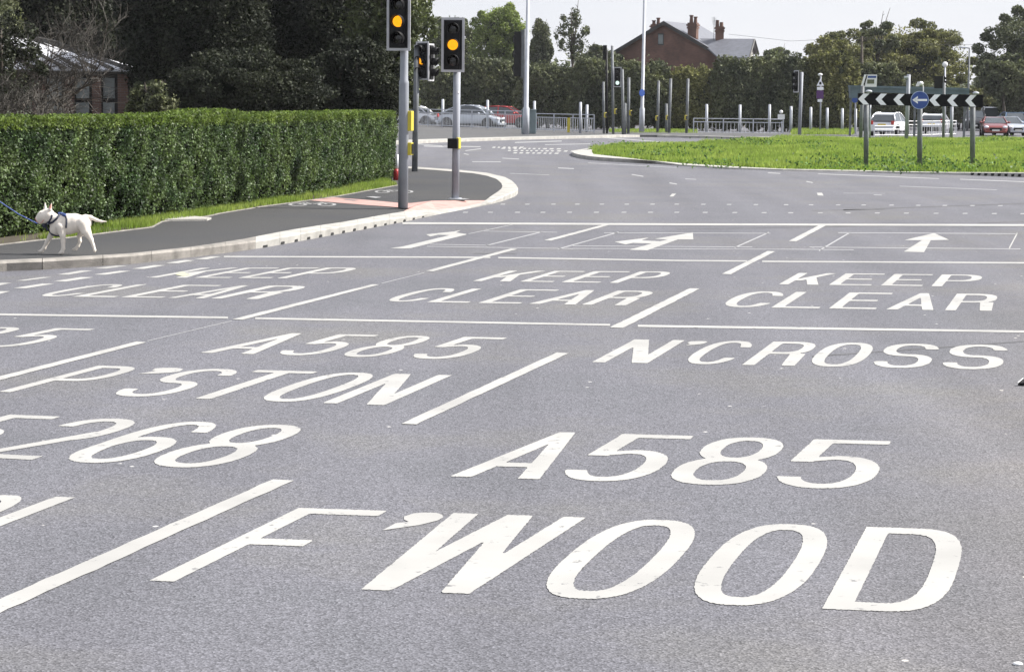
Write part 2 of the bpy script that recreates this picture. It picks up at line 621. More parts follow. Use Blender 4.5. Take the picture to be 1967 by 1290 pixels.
FW = 0.12     # height of the footways
ground = struct(sheet('ground', [(-900, -60, -0.03), (900, -60, -0.03), (900, 2500, -0.03), (-900, 2500, -0.03)], M['ground']))
road = struct(sheet('road', [(-26, -12, 0), (45, -12, 0), (70, 240, 0), (-55, 240, 0)], M['road']))

# near footway: kerb runs from the left edge of the frame, dips at the crossing and turns round the corner
# columns: outer foot of the kerb (on the road), outer top, inner top edge, height of the top
K = [((-160, 534), (-160, 512), (-160, 508), .12), ((0, 521), (0, 504), (0, 500), .12), ((100, 517), (100, 499.5), (100, 495.5), .12),
     ((250, 507), (250, 491), (250, 487), .12), ((380, 492.5), (380, 477), (380, 473), .12),
     ((470, 481), (470, 466), (470, 459), .12), ((520, 473.5), (520, 458.5), (520, 449), .12),
     ((560, 466), (560, 452), (560, 441.5), .12), ((615, 456), (615, 442.5), (615, 433), .12),
     ((658, 448), (658, 436), (660, 426.5), .12), ((702, 440), (702, 429), (702, 419), .12),
     ((738, 433), (738, 424), (738, 412.5), .11), ((777, 426), (777, 418), (775, 406.5), .09),
     ((812, 418), (812, 413), (812, 403.6), .05), ((846, 411), (846, 408), (838, 402.5), .025),
     ((885, 403.5), (885, 401), (880, 399), .022), ((924, 396), (924, 393.8), (920, 391.5), .025),
     ((945, 391.5), (945, 387), (933, 385), .06), ((963, 387), (963, 379.5), (944, 376.5), .10),
     ((978, 382), (978, 373.5), (955, 369.5), .12), ((990, 377), (990, 368.5), (963, 363), .12),
     ((995.5, 371), (995, 362.5), (965.5, 358), .12), ((992, 365), (991.5, 357), (963, 352), .12),
     ((984, 357), (983.5, 349.5), (954, 344), .12), ((971, 349.5), (970.5, 342), (936, 338), .12),
     ((939, 341), (938.5, 334), (910, 333), .12), ((886, 335), (886, 328.5), (880, 330.2), .12),
     ((806, 329), (806, 323), (806, 324.6), .12), ((700, 324), (700, 318), (700, 319.6), .12)]
outer0 = [G(*a, 0.0) for a, b, c, h in K]
outer1 = [G(*b, h) for a, b, c, h in K]
inner1 = [G(*c, h) for a, b, c, h in K]
# the face of the kerb leans back a little; the traced foot fixes where it stands
for i in range(len(K)):
    d = outer1[i] - outer0[i]
    d.z = 0
    outer1[i] = Vector((outer0[i].x, outer0[i].y, K[i][3])) + d.normalized() * min(d.length, 0.05)
for i in range(len(K)):
    d = inner1[i] - outer1[i]
    d.z = 0
    if d.length < 0.125:
        q = (outer1[min(i + 1, len(K) - 1)] - outer1[max(i - 1, 0)])
        q.z = 0
        nrm = Vector((-q.y, q.x, 0)).normalized()
        inner1[i] = outer1[i] + nrm * 0.14
    inner1[i].z = K[i][3]

edge_px = [(-160, 487), (0, 470.5), (80, 461), (120, 458), (200, 448), (290, 437), (310, 426), (330, 424), (400, 415.5),
           (420, 410.5), (500, 397.5), (560, 389.5), (640, 378.5), (700, 367.5), (763, 356), (752, 345), (735, 328), (700, 322.5)]
edge_w = [G(x, y, FW) for x, y in edge_px]
pinkA, pinkB = G(795, 395, FW), G(828, 385.8, FW)
fw_pts = [Vector((p.x, p.y, p.z)) for p in inner1[:13]] + [pinkA, pinkB] + [Vector((p.x, p.y, p.z)) for p in inner1[17:]] + list(reversed(edge_w))
footway = struct(slab('footway', fw_pts, M['footway'], 0.15))

# kerb built of stones, each with its own dark joint
kerb = struct(thing('kerb', 'pale concrete kerb round the near footway corner', 'kerb'))
for key in ('label', 'category'):
    del kerb[key]


def seg_lengths(P):
    L = [0]
    for a, b in zip(P, P[1:]):
        L.append(L[-1] + (b - a).length)
    return L


def at_len(P, L, s):
    for i in range(len(L) - 1):
        if s <= L[i + 1] or i == len(L) - 2:
            t = (s - L[i]) / max(1e-6, L[i + 1] - L[i])
            return P[i].lerp(P[i + 1], t)


LK = seg_lengths(outer0)
joint_mb = MB()
s, idx = 0.0, 0
px_old = G(505, 476, 0)
while s < LK[-1] - 0.05:
    e = min(s + 0.915, LK[-1])
    steps = [s + 0.004, (s + e) / 2, e - 0.004]
    vs, fs = [], []
    for q in steps:
        a, b, c = at_len(outer0, LK, q), at_len(outer1, LK, q), at_len(inner1, LK, q)
        a = Vector((a.x, a.y, -0.02))
        out = (a - c)
        out.z = 0
        out.normalize()
        ch = 0.022 if b.z > 0.05 else 0.004
        vs += [a, Vector((b.x, b.y, b.z - ch)) + out * 0.004, b - out * ch + Vector((0, 0, 0.004)),
               c + Vector((0, 0, 0.004)) - out * 0.004, Vector((c.x, c.y, -0.02)) - out * 0.004]
    for k in range(2):
        for j in range(4):
            fs.append((k * 5 + j, (k + 1) * 5 + j, (k + 1) * 5 + j + 1, k * 5 + j + 1))
    fs += [(4, 3, 2, 1, 0), (10, 11, 12, 13, 14)]
    mid = at_len(outer0, LK, (s + e) / 2)
    old = mid.x < px_old.x
    o = obj('kerb_stone', MB().add(vs, fs), M['kerbold'] if old else M['kerb'], kerb, world=True)
    a, b, c = at_len(outer0, LK, e), at_len(outer1, LK, e), at_len(inner1, LK, e)
    s = e
    idx += 1

# drainage slots in the kerb face
holes = [(508.5, 470.5, 9.5, 11), (542, 464, 7.5, 11), (568, 460.4, 6.5, 10), (592, 455.4, 6.2, 10), (615, 450.8, 6, 9.5), (637.3, 447.4, 5.8, 9),
         (659, 443.2, 5.6, 9), (680, 439.8, 5.4, 8.5), (700.7, 436.2, 5.2, 8), (720.2, 432.7, 5, 7.5), (739.4, 429.3, 5, 7), (758, 426, 4.8, 6),
         (776.4, 422.6, 4.6, 5.5), (793.8, 418.5, 4.3, 4.2), (811.7, 415, 4, 3.4)]
for i, (hx, hy, hw, hh) in enumerate(holes):
    yb = polyline_y([k[0] for k in K][:19], hx)
    b = G(hx, yb, 0)
    nb = G(hx + 3, polyline_y([k[0] for k in K][:19], hx + 3), 0)
    tang = (nb - b)
    tang.z = 0
    tang.normalize()
    out = Vector((tang.y, -tang.x, 0))
    if out.y > 0:
        out = -out
    kx = [k[0] for k in K][:19]
    wd = (G(hx + hw / 2, polyline_y(kx, hx + hw / 2), 0) - G(hx - hw / 2, polyline_y(kx, hx - hw / 2), 0)).length * .9
    ht = min(0.088, hh / 4200 * b.y)
    base = b + out * 0.014
    pts = []
    for t in range(9):
        a = math.pi * t / 8
        pts.append(base + tang * (math.cos(a) * wd / 2) + Vector((0, 0, ht * 0.5 + math.sin(a) * ht * 0.5)) - out * (ht * 0.5 + math.sin(a) * ht * 0.5) * .12)
    pts = [base + tang * wd / 2 + Vector((0, 0, 0.006))] + pts + [base - tang * wd / 2 + Vector((0, 0, 0.006))]
    o = obj('drain_hole', MB().prism(pts, -out * 0.10), M['hole'], kerb, world=True)

# tactile paving where the kerb dips, and the two bicycle symbols
pink_px = [(592, 384.5), (640, 378.8), (700, 383.5), (766, 389.5), (789, 390), (828, 385.8), (796, 395.2), (786, 399.6), (700, 393.3)]
pink = struct(sheet('tactile_paving', [G(x, y, FW + 0.004) for x, y in pink_px], M['pink']))
struct(sheet('tactile_paving', [Vector((p.x, p.y, p.z + .003)) for p in [pinkA, pinkB] + [inner1[i] for i in (17, 16, 15, 14, 13, 12)]], M['pink']))


def flat_poly(mb, pts_px, z=0.004):
    return mb.poly([G(x, y, z) for x, y in pts_px])


def bicycle_mark(cx, cy, wpx, hpx):
    """bicycle symbol lying on the footway"""
    c = G(cx, cy, FW + 0.004)
    ex = (G(cx + wpx / 2, cy, FW + 0.004) - c)
    ey = (G(cx, cy - hpx / 2, FW + 0.004) - c)
    mb = MB()

    def P(u, v):
        return c + ex * u + ey * v

    def ring(u, v, ru, rv, t):
        n = 20
        vs = []
        for i in range(n):
            a = 2 * math.pi * i / n
            vs.append(P(u + math.cos(a) * ru, v + math.sin(a) * rv))
            vs.append(P(u + math.cos(a) * (ru - t), v + math.sin(a) * (rv - t * 1.3)))
        mb.add(vs, [(2 * i, 2 * ((i + 1) % n), 2 * ((i + 1) % n) + 1, 2 * i + 1) for i in range(n)])

    def bar(u0, v0, u1, v1, t=0.10):
        d = Vector((u1 - u0, v1 - v0)).normalized()
        q = Vector((-d.y, d.x)) * t / 2
        lift = Vector((0, 0, 0.002))
        mb.add([P(u0 + q.x, v0 + q.y) + lift, P(u1 + q.x, v1 + q.y) + lift, P(u1 - q.x, v1 - q.y) + lift, P(u0 - q.x, v0 - q.y) + lift],
               [(0, 1, 2, 3)])
    ring(-0.6, -0.25, 0.4, 0.7, 0.14)
    ring(0.6, -0.25, 0.4, 0.7, 0.14)
    for q in ((-0.6, -0.25, -0.3, 0.5), (-0.3, 0.5, 0.4, 0.5), (-0.3, 0.5, 0.0, -0.25), (0.0, -0.25, 0.4, 0.5), (0.6, -0.25, 0.35, 0.8),
              (-0.6, -0.25, 0.0, -0.26), (0.35, 0.8, 0.6, 0.85), (-0.42, 0.72, -0.2, 0.72)):
        bar(*q)
    return mb


obj('bicycle_symbol', bicycle_mark(600, 391.5, 92, 8), M['stud'], footway)
obj('bicycle_symbol', bicycle_mark(757, 367, 74, 7.5), M['stud'], footway)
mb = MB()
flat_poly(mb, [(703, 378.2), (716, 377.2), (733, 378.6), (722, 380.4)], FW + .004)
obj('painted_patch', mb, M['thin'], footway)
mb = MB()
flat_poly(mb, [(640 + 20, 383.5), (665, 382.8), (690, 384.2), (680, 385.3)], FW + .008)
obj('inspection_cover', mb, M['poledark'], footway)
mb = MB()
flat_poly(mb, [(855, 381.3), (892, 381.0), (902, 382.3), (866, 382.6)], FW + .004)
obj('painted_patch', mb, M['thin'], footway)

# edging and the grass verge between the footway and the hedge
mb = MB()
for (a, b) in zip(edge_w[:15], edge_w[1:15]):
    d = (b - a).normalized()
    q = Vector((-d.y, d.x, 0)) * 0.028
    lo = Vector((0, 0, -0.1))
    up = Vector((0, 0, 0.010))
    mb.add([a - q + up, b - q + up, b + q + up, a + q + up, a - q + lo, b - q + lo, b + q + lo, a + q + lo],
           [(0, 1, 2, 3), (0, 4, 5, 1), (3, 2, 6, 7), (0, 3, 7, 4), (1, 5, 6, 2)])
edging = struct(obj('footway_edging', mb, M['kerbold']))
mb = MB()
top = [G(x, y, FW + 0.03) for x, y in [(306, 421.5), (333, 413.5), (352, 413), (406, 417.5), (398, 420.2)]]
mb.prism(top, (0, 0, -0.06))
struct(obj('concrete_slab', mb, M['kerb']))

HF = [(-200, 482), (0, 459), (120, 446), (200, 437), (300, 424), (400, 409), (500, 393.5), (600, 376), (700, 357), (759, 346)]   # foot of the hedge
hf_w = [G(x, y, FW) for x, y in HF]
verge_pts = [p + Vector((0, 0, 0.002)) for p in edge_w[:15]] + list(reversed([h + Vector((-0.5, 1.2, 0)) for h in hf_w]))
verge = struct(slab('verge', verge_pts, M['soil'], 0.15))
garden_pts = [h + Vector((-0.4, 1.0, -0.006)) for h in hf_w] + [G(752, 345, FW - .01), G(735, 328, FW - .01), G(690, 322.5, FW - .01), G(690, 300, FW - .01), Vector((-22, 95, FW - .006)), Vector((-45, 95, FW - .006)), Vector((-45, 22, FW - .006))]
garden = struct(slab('garden_ground', garden_pts, M['soil'], 0.15))

# far pavement with its pale kerb
fk = [(640, 279), (765, 272.5), (860, 268.5), (940, 266), (1000, 264.2), (1080, 262.6), (1141, 261.4), (1229, 259.4)]
fk2 = [(1262, 259.6), (1284, 260.4), (1340, 261.2), (1430, 263.6), (1560, 263), (1645, 262.5)]
fp = [G(x, y, FW) for x, y in fk + fk2]
fp_all = fp + [G(1645, 256, FW), G(1340, 253, FW), G(1141, 252, FW), G(990, 245.5, FW), G(790, 237.5, FW), G(640, 232, FW)]
farpave = struct(slab('pavement', fp_all, M['farpave'], 0.15))


def kerb_strip(name, px, width, mat, z=FW, extra=0.004):
    P = [G(x, y, z) for x, y in px]
    mb = MB()
    for a, b in zip(P, P[1:]):
        d = (b - a).normalized()
        q = Vector((-d.y, d.x, 0)) * width
        if q.y < 0:
            q = -q
        up = Vector((0, 0, extra))
        f0 = (b - a).normalized() * 0.0
        dn = Vector((0, -0.02, -z - 0.01))
        mb.add([a + up + Vector((0, -.02, 0)), b + up + Vector((0, -.02, 0)), b + q + up, a + q + up, a + dn, b + dn], [(0, 1, 2, 3), (4, 5, 1, 0)])
    return struct(obj(name, mb, mat))


kerb_strip('far_kerb', fk, 1.3, M['kerb'])
kerb_strip('far_kerb', fk2, 0.7, M['kerb'])

# grass island with kerb
isl_out = [(2300, 346), (1967, 340.5), (1832, 336), (1720, 333.2), (1666, 331.6), (1596, 330.2), (1504, 328.2), (1401, 324.8), (1306, 318.8), (1250, 314.2), (1203, 312.3),
           (1160, 309.5), (1137, 307.4), (1118, 304.6), (1105, 301.5), (1099, 298.5), (1101, 295.5)]
isl_in = [(2300, 334), (1967, 331.5), (1832, 331), (1720, 329.3), (1666, 327.6), (1596, 326.2), (1504, 324.6), (1401, 319.5), (1306, 313.5), (1250, 309), (1203, 303.2),
          (1165, 299), (1140, 296.3), (1137, 292), (1137, 289.5), (1138, 288), (1139, 287)]
isl_back = [(1128, 286.5), (1146, 284.5), (1163, 280.5), (1190, 276.5), (1250, 277), (1332, 276.5), (1427, 267.5), (1504, 265), (1642, 266.5), (1856, 267.5), (1967, 266.5), (2300, 266)]
out_w = [G(x, y, 0.0) for x, y in isl_out]
IZ = 0.04


def hk(x):
    return FW if (x < 1235 or x > 1870) else (IZ if 1300 < x < 1820 else lerp(FW, IZ, (x - 1235) / 65) if x < 1310 else lerp(IZ, FW, (x - 1820) / 50))


in_w = [G(x, y, IZ) for x, y in isl_in]
back_w = [G(x, y, IZ) for x, y in isl_back]
gi = [Vector(p) for p in in_w] + [Vector(p) for p in back_w]
island = struct(slab('grass_island', gi, M['grassbase'], 0.15))
mb = MB()
for i in range(len(out_w) - 1):
    a0, a1 = out_w[i], out_w[i + 1]
    b0, b1 = in_w[i], in_w[i + 1]
    h0, h1 = hk(isl_out[i][0]), hk(isl_out[i + 1][0])
    t0, t1 = Vector((a0.x, a0.y, h0 + .006)), Vector((a1.x, a1.y, h1 + .006))
    b0, b1 = G(isl_in[i][0], isl_in[i][1], h0), G(isl_in[i + 1][0], isl_in[i + 1][1], h1)
    d0 = (b0 - t0)
    d1 = (b1 - t1)
    t0 += d0.normalized() * 0.03
    t1 += d1.normalized() * 0.03
    up = Vector((0, 0, .006))
    mb.add([a0, a1, t1, t0, b1 + up, b0 + up], [(0, 1, 2, 3), (3, 2, 4, 5)])
bk = [out_w[-1], G(1108, 290.5, 0), G(1128, 286, 0)]
mb.add([Vector((p.x, p.y, FW + .006)) for p in (out_w[-1], G(1108, 290.3, FW), G(1128, 286.4, FW), in_w[-1])], [(0, 1, 2, 3)])
island_kerb = struct(obj('island_kerb', mb, M['kerb']))
mb = MB()
for k in range(26):
    x = 1122 + k * 4.4
    y = polyline_y(list(reversed(isl_out)), x) - 1.6
    c = G(x, y + 1.0, 0)
    mb.box((c.x, c.y - 0.012, 0.035), (0.045, 0.03, 0.06))
obj('drain_hole', mb, M['hole'], island_kerb)
mb = MB()
for k in range(12):
    x = 1868 + k * 13.0
    y = polyline_y(list(reversed(isl_out)), x)
    c = G(x, y, 0)
    mb.box((c.x, c.y + 0.005, 0.05), (0.10, 0.03, 0.07))
obj('drain_hole', mb, M['hole'], island_kerb)


# ================================================================== ROAD MARKINGS (glyphs as clean filled outlines)
def f_rect(u, v, x0, x1, y0, y1):
    return np.maximum(np.maximum(x0 - u, u - x1), np.maximum(y0 - v, v - y1))


def f_poly(u, v, pts):
    """convex polygon, counter-clockwise"""
    f = None
    n = len(pts)
    for i in range(n):
        x0, y0 = pts[i]
        x1, y1 = pts[(i + 1) % n]
        dx, dy = x1 - x0, y1 - y0
        L = math.hypot(dx, dy)
        g = ((u - x0) * dy - (v - y0) * dx) / L
        f = g if f is None else np.maximum(f, g)
    return f


def f_ell(u, v, cx, cy, rx, ry, n=2.4):
    q = (np.abs((u - cx) / rx) ** n + np.abs((v - cy) / ry) ** n) ** (1 / n)
    return (q - 1) * min(rx, ry)


U_ = lambda *a: np.minimum.reduce(a)
I_ = lambda *a: np.maximum.reduce(a)
S_ = lambda a, b: np.maximum(a, -b)
SW, SH = 0.238, 0.082


def seg(u, v, x0, y0, x1, y1, wdt):
    """slanting bar of horizontal width wdt cut off level at both ends"""
    lo, hi = (x0, y0), (x1, y1)
    return f_poly(u, v, [(lo[0], lo[1]), (lo[0] + wdt, lo[1]), (hi[0] + wdt, hi[1]), (hi[0], hi[1])])


def bowl(u, v, y0, y1, sh=SH, n=2.6, cx=0.45):
    o = U_(f_rect(u, v, 0, cx, y0, y1), I_(f_ell(u, v, cx, (y0 + y1) / 2, 1 - cx, (y1 - y0) / 2, n), cx - u - 0.02))
    i = U_(f_rect(u, v, SW, cx + .01, y0 + sh, y1 - sh), I_(f_ell(u, v, cx, (y0 + y1) / 2, 1 - cx - SW, (y1 - y0) / 2 - sh, n), cx - u - 0.02))
    return S_(o, i)


def ring(u, v, y0, y1, sh=SH, n=2.3, x0=0.0, x1=1.0):
    cx, cy = (x0 + x1) / 2, (y0 + y1) / 2
    return S_(f_ell(u, v, cx, cy, (x1 - x0) / 2, (y1 - y0) / 2, n), f_ell(u, v, cx, cy, (x1 - x0) / 2 - SW, (y1 - y0) / 2 - sh, n))


def glyph(ch, u, v):
    if ch == 'I':
        return f_rect(u, v, 0, SW, 0, 1)
    if ch == 'L':
        return U_(f_rect(u, v, 0, SW, 0, 1), f_rect(u, v, 0, 1, 0, SH))
    if ch == 'F':
        return U_(f_rect(u, v, 0, SW, 0, 1), f_rect(u, v, 0, 1, 1 - SH, 1), f_rect(u, v, 0, 0.80, .47, .47 + SH))
    if ch == 'E':
        return U_(f_rect(u, v, 0, SW, 0, 1), f_rect(u, v, 0, 1, 1 - SH, 1), f_rect(u, v, 0, 0.85, .46, .46 + SH), f_rect(u, v, 0, 1, 0, SH))
    if ch == 'T':
        return U_(f_rect(u, v, .5 - SW / 2, .5 + SW / 2, 0, 1), f_rect(u, v, 0, 1, 1 - SH, 1))
    if ch == 'K':
        return U_(f_rect(u, v, 0, SW, 0, 1), seg(u, v, .14, .34, .76, 1, .26), f_poly(u, v, [(.72, 0), (1.0, 0), (.62, .68), (.40, .58)]))
    if ch == 'P':
        return U_(f_rect(u, v, 0, SW, 0, 1), bowl(u, v, .42, 1))
    if ch == 'R':
        return U_(f_rect(u, v, 0, SW, 0, 1), bowl(u, v, .46, 1), f_poly(u, v, [(.76, 0), (1.02, 0), (.97, .49), (.66, .49)]))
    if ch == 'B':
        return U_(bowl(u, v, .46, 1), bowl(u, v, 0, .46 + SH))
    if ch == 'D':
        return bowl(u, v, 0, 1, n=3.2, cx=0.42)
    if ch == 'O':
        return ring(u, v, 0, 1, n=2.6)
    if ch == 'C':
        return S_(ring(u, v, 0, 1, n=2.5), f_rect(u, v, .52, 1.2, .27, .72))
    if ch == 'N':
        return U_(f_rect(u, v, 0, SW, 0, 1), f_rect(u, v, 1 - SW, 1, 0, 1), seg(u, v, 1 - SW - .03, 0, 0, 1, SW + .03) if False else
                  f_poly(u, v, [(1 - SW - .05, 0), (1, 0), (SW + .05, 1), (0, 1)]))
    if ch == 'W':
        s = .20
        return U_(f_poly(u, v, [(.17, 0), (.36, 0), (.19, 1), (0, 1)]), f_poly(u, v, [(.17, 0), (.36, 0), (.60, 1), (.41, 1)]),
                  f_poly(u, v, [(.68, 0), (.86, 0), (.60, 1), (.41, 1)]), f_poly(u, v, [(.68, 0), (.86, 0), (1, 1), (.83, 1)]))
    if ch == 'A':
        return U_(f_poly(u, v, [(0, 0), (.24, 0), (.60, 1), (.40, 1)]), f_poly(u, v, [(.76, 0), (1, 0), (.60, 1), (.40, 1)]),
                  f_rect(u, v, .12, .88, .22, .22 + SH))
    if ch == 'S':
        t = S_(ring(u, v, .5 - SH / 2, 1), f_rect(u, v, .5, 1.2, .3, .76))
        b = S_(ring(u, v, 0, .5 + SH / 2), f_rect(u, v, -.2, .5, .24, .7))
        return U_(t, b)
    if ch == '8':
        return U_(ring(u, v, .5 - SH / 2, 1, x0=.04, x1=.96), ring(u, v, 0, .5 + SH / 2))
    if ch == '6':
        low = ring(u, v, 0, .60)
        big = S_(ring(u, v, 0, 1, n=2.5), f_rect(u, v, .5, 1.2, -.1, .74))
        return U_(low, big)
    if ch == '5':
        b = S_(ring(u, v, 0, .64), f_rect(u, v, -.2, .46, .20, .7))
        return U_(b, f_rect(u, v, .08, .94, 1 - SH, 1), f_poly(u, v, [(.03, .50), (.03 + SW, .50), (.34, 1), (.09, 1)]),
                  f_poly(u, v, [(.03, .50), (.2, .50), (.5, .64 - SH * .9), (.5, .64), (.26, .60)]))
    if ch == '2':
        t = S_(ring(u, v, .42, 1), U_(f_rect(u, v, -.2, .5, .2, .76), f_rect(u, v, .3, .75, .2, .60)))
        return U_(t, f_poly(u, v, [(0, .02), (.30, .10), (.97, .62), (.74, .66)]), f_rect(u, v, 0, 1, 0, SH))
    raise ValueError(ch)


def contour(F, us, vs):
    """filled region F<0 on a grid: list of polygons in (u,v); whole rows of full cells are merged"""
    polys = []
    ny, nx = F.shape
    ins = F < 0
    for j in range(ny - 1):
        run = None
        for i in range(nx - 1):
            q = (ins[j, i], ins[j, i + 1], ins[j + 1, i + 1], ins[j + 1, i])
            if all(q):
                if run is None:
                    run = i
                continue
            if run is not None:
                polys.append([(us[run], vs[j]), (us[i], vs[j]), (us[i], vs[j + 1]), (us[run], vs[j + 1])])
                run = None
            if not any(q):
                continue
            c = [(us[i], vs[j], F[j, i]), (us[i + 1], vs[j], F[j, i + 1]), (us[i + 1], vs[j + 1], F[j + 1, i + 1]), (us[i], vs[j + 1], F[j + 1, i])]
            p = []
            for a in range(4):
                x0, y0, f0 = c[a]
                x1, y1, f1 = c[(a + 1) % 4]
                if f0 < 0:
                    p.append((x0, y0))
                if (f0 < 0) != (f1 < 0):
                    t = f0 / (f0 - f1)
                    p.append((x0 + (x1 - x0) * t, y0 + (y1 - y0) * t))
            if len(p) > 2:
                polys.append(p)
        if run is not None:
            polys.append([(us[run], vs[j]), (us[nx - 1], vs[j]), (us[nx - 1], vs[j + 1]), (us[run], vs[j + 1])])
    return polys


PZ = 0.003
VPX, VPY = 2104.0, 202.0


def letter_cell(bl, br, tl, tr):
    """four world corners from four pixels"""
    return [G(*p, PZ) for p in (bl, br, tr, tl)]


def word(name, letters, base, top, label, nx=34, ny=40, vp=(VPX, VPY), rough=0.0045, extra=(), shadow=None):
    """letters: (character, left x on the base line, right x); base/top: two pixels each"""
    mb = MB()

    def on(line, x):
        (x0, y0), (x1, y1) = line
        return y0 + (y1 - y0) * (x - x0) / (x1 - x0)

    def up(x):
        # follow the lane direction from the base line to the top line
        y = on(base, x)
        dx, dy = vp[0] - x, vp[1] - y
        (x0, y0), (x1, y1) = top
        m = (y1 - y0) / (x1 - x0)
        t = (y0 + m * (x - x0) - y) / (dy - m * dx)
        return (x + dx * t, y + dy * t)
    for L in letters:
        ch, xl, xr = L[:3]
        if len(L) > 3:
            tl, tr = (L[3], on(top, L[3])), (L[4], on(top, L[4]))
        else:
            tl, tr = up(xl), up(xr)
        c = letter_cell((xl, on(base, xl)), (xr, on(base, xr)), tl, tr)
        us = np.linspace(-0.03, 1.05, nx)
        vs = np.linspace(-0.02, 1.02, ny)
        U, V = np.meshgrid(us, vs)
        F = glyph(ch, U, V) + rough * (nr.random(U.shape) - 0.5) * 1.6
        for p in contour(F, us, vs):
            mb.poly([(c[0] * (1 - a) * (1 - b) + c[1] * a * (1 - b) + c[2] * a * b + c[3] * (1 - a) * b) for a, b in p])
    for e in extra:
        flat_poly(mb, e, PZ)
    for p in mb.v:
        pass
    o = obj(name, mb, M['paint'], road)
    o['label'] = label
    return o


word('painted_word', [('F', 287, 487, 574, 744), ('W', 643, 943), ('O', 1000, 1230), ('O', 1292, 1522), ('D', 1579, 1814)],
     [(287, 1114), (1700, 1173)], [(574, 974.5), (1700, 1012)], "white painted word F'WOOD nearest the camera", nx=70, ny=90,
     extra=[[(735, 1017.5), (760, 1004), (785, 1001), (776, 997), (776, 991), (795, 985), (815, 983.5), (838, 984), (850, 988), (851, 993), (840, 999), (805, 1007.5)]])
word('painted_word', [('A', 864, 1036), ('5', 1054, 1236), ('8', 1266, 1445), ('5', 1470, 1667)],
     [(864, 914), (1665, 940)], [(1059, 829), (1719, 847)], 'large white painted road number A585 above the word F\'WOOD', nx=60, ny=70)
word('painted_word', [('N', 1137, 1244, 1219, 1316), ('C', 1301, 1398), ('R', 1425, 1524), ('O', 1543, 1648), ('S', 1669, 1780), ('S', 1804, 1922)],
     [(1137, 695), (1865, 708.5)], [(1219, 651.5), (1900, 662)], "white painted word N'CROSS",
     extra=[[(1318, 662.8), (1325, 660), (1320, 658), (1326, 655.4), (1340, 654.8), (1356, 655), (1359, 656.8), (1350, 660), (1333, 662)]])
word('painted_word', [('P', -3, 97), ('S', 194, 310), ('T', 326, 452), ('O', 473, 598), ('N', 619, 738, 758, 868)],
     [(0, 752), (720, 777)], [(178, 701.5), (860, 720)], "white painted word P'STON", nx=44, ny=48,
     extra=[[(263.7, 717.8), (300, 711.5), (292, 711), (298, 707.2), (314, 705.9), (340, 706), (352, 708.5), (345, 713), (328, 715.2), (300, 716.8)]])
word('painted_word', [('A', 383, 487), ('5', 514, 610), ('8', 641, 730), ('5', 771, 875)],
     [(383, 677), (850, 689.5)], [(560, 639.5), (940, 647.5)], "smaller white painted road number A585 above the word P'STON", nx=40, ny=42)
word('painted_word', [('B', -420, -290), ('5', -245, -120), ('2', -78, 61), ('6', 94, 238), ('8', 260, 413)],
     [(62, 882.5), (350, 897)], [(80, 798), (530, 815)], 'white painted road number 5268 cut off by the left edge', nx=60, ny=70)
word('painted_word', [('O', -430, -278), ('L', -256, -70)],
     [(-300, 1087), (0, 1101)], [(-60, 948), (178, 955.5)], 'end of a white painted word at the lower left edge', nx=46, ny=60)
word('painted_word', [('8', -192, -100), ('5', -62, 28)],
     [(-100, 663), (0, 666.5)], [(60, 629), (189, 631.5)], 'white painted digits 85 at the left edge', nx=40, ny=40)
for kb, kt, kl, cb, ct, cl, where in (
        ([(284, 533), (532, 534)], [(398, 514.3), (600, 514)], [('K', 284, 358), ('E', 372, 440), ('E', 456, 519), ('P', 532, 606)],
         [(64, 568.5), (480, 574)], [(200, 545.6), (520, 548.3)], [('C', 58, 131), ('L', 139, 219), ('E', 231, 310), ('A', 321, 391), ('R', 404, 493)], 'left lane'),
        ([(908, 539.5), (1170, 543)], [(975, 519.7), (1230, 521.2)], [('K', 908, 980), ('E', 998, 1061), ('E', 1078, 1151), ('P', 1170, 1241)],
         [(822, 580), (1185, 586)], [(840, 553.3), (1200, 558)], [('C', 727, 803), ('L', 820, 898), ('E', 918, 998), ('A', 1015, 1105), ('R', 1117, 1200)], 'middle lane'),
        ([(1496, 545.8), (1800, 549.5)], [(1530, 524), (1850, 527.3)], [('K', 1496, 1572), ('E', 1592, 1673), ('E', 1692, 1771), ('P', 1789, 1875)],
         [(1430, 589.8), (1850, 596)], [(1470, 559.8), (1860, 564)], [('C', 1376, 1470), ('L', 1481, 1573), ('E', 1592, 1682), ('A', 1702, 1793), ('R', 1815, 1903)], 'right lane')):
    word('painted_word', kl, kb, kt, 'white painted word KEEP in the ' + where, nx=34, ny=34)
    word('painted_word', cl, cb, ct, 'white painted word CLEAR in the ' + where, nx=34, ny=34)


def pmark(name, polys, mat='paint', label=None, z=PZ):
    mb = MB()
    for p in polys:
        flat_poly(mb, p, z)
    o = obj(name, mb, M[mat], road)
    if label:
        o['label'] = label
    return o


def ragged(quad, n=28, amp=0.10):
    """long quad with slightly uneven sides"""
    (a, b, c, d) = quad
    L, Rr = [], []
    for i in range(n + 1):
        t = i / n
        l = (lerp(a[0], d[0], t), lerp(a[1], d[1], t))
        r = (lerp(b[0], c[0], t), lerp(b[1], c[1], t))
        wdt = (r[0] - l[0])
        L.append((l[0] + rnd.uniform(-.5, .5) * wdt * amp, l[1]))
        Rr.append((r[0] + rnd.uniform(-.5, .5) * wdt * amp, r[1]))
    return [[L[i], Rr[i], Rr[i + 1], L[i + 1]] for i in range(n)]


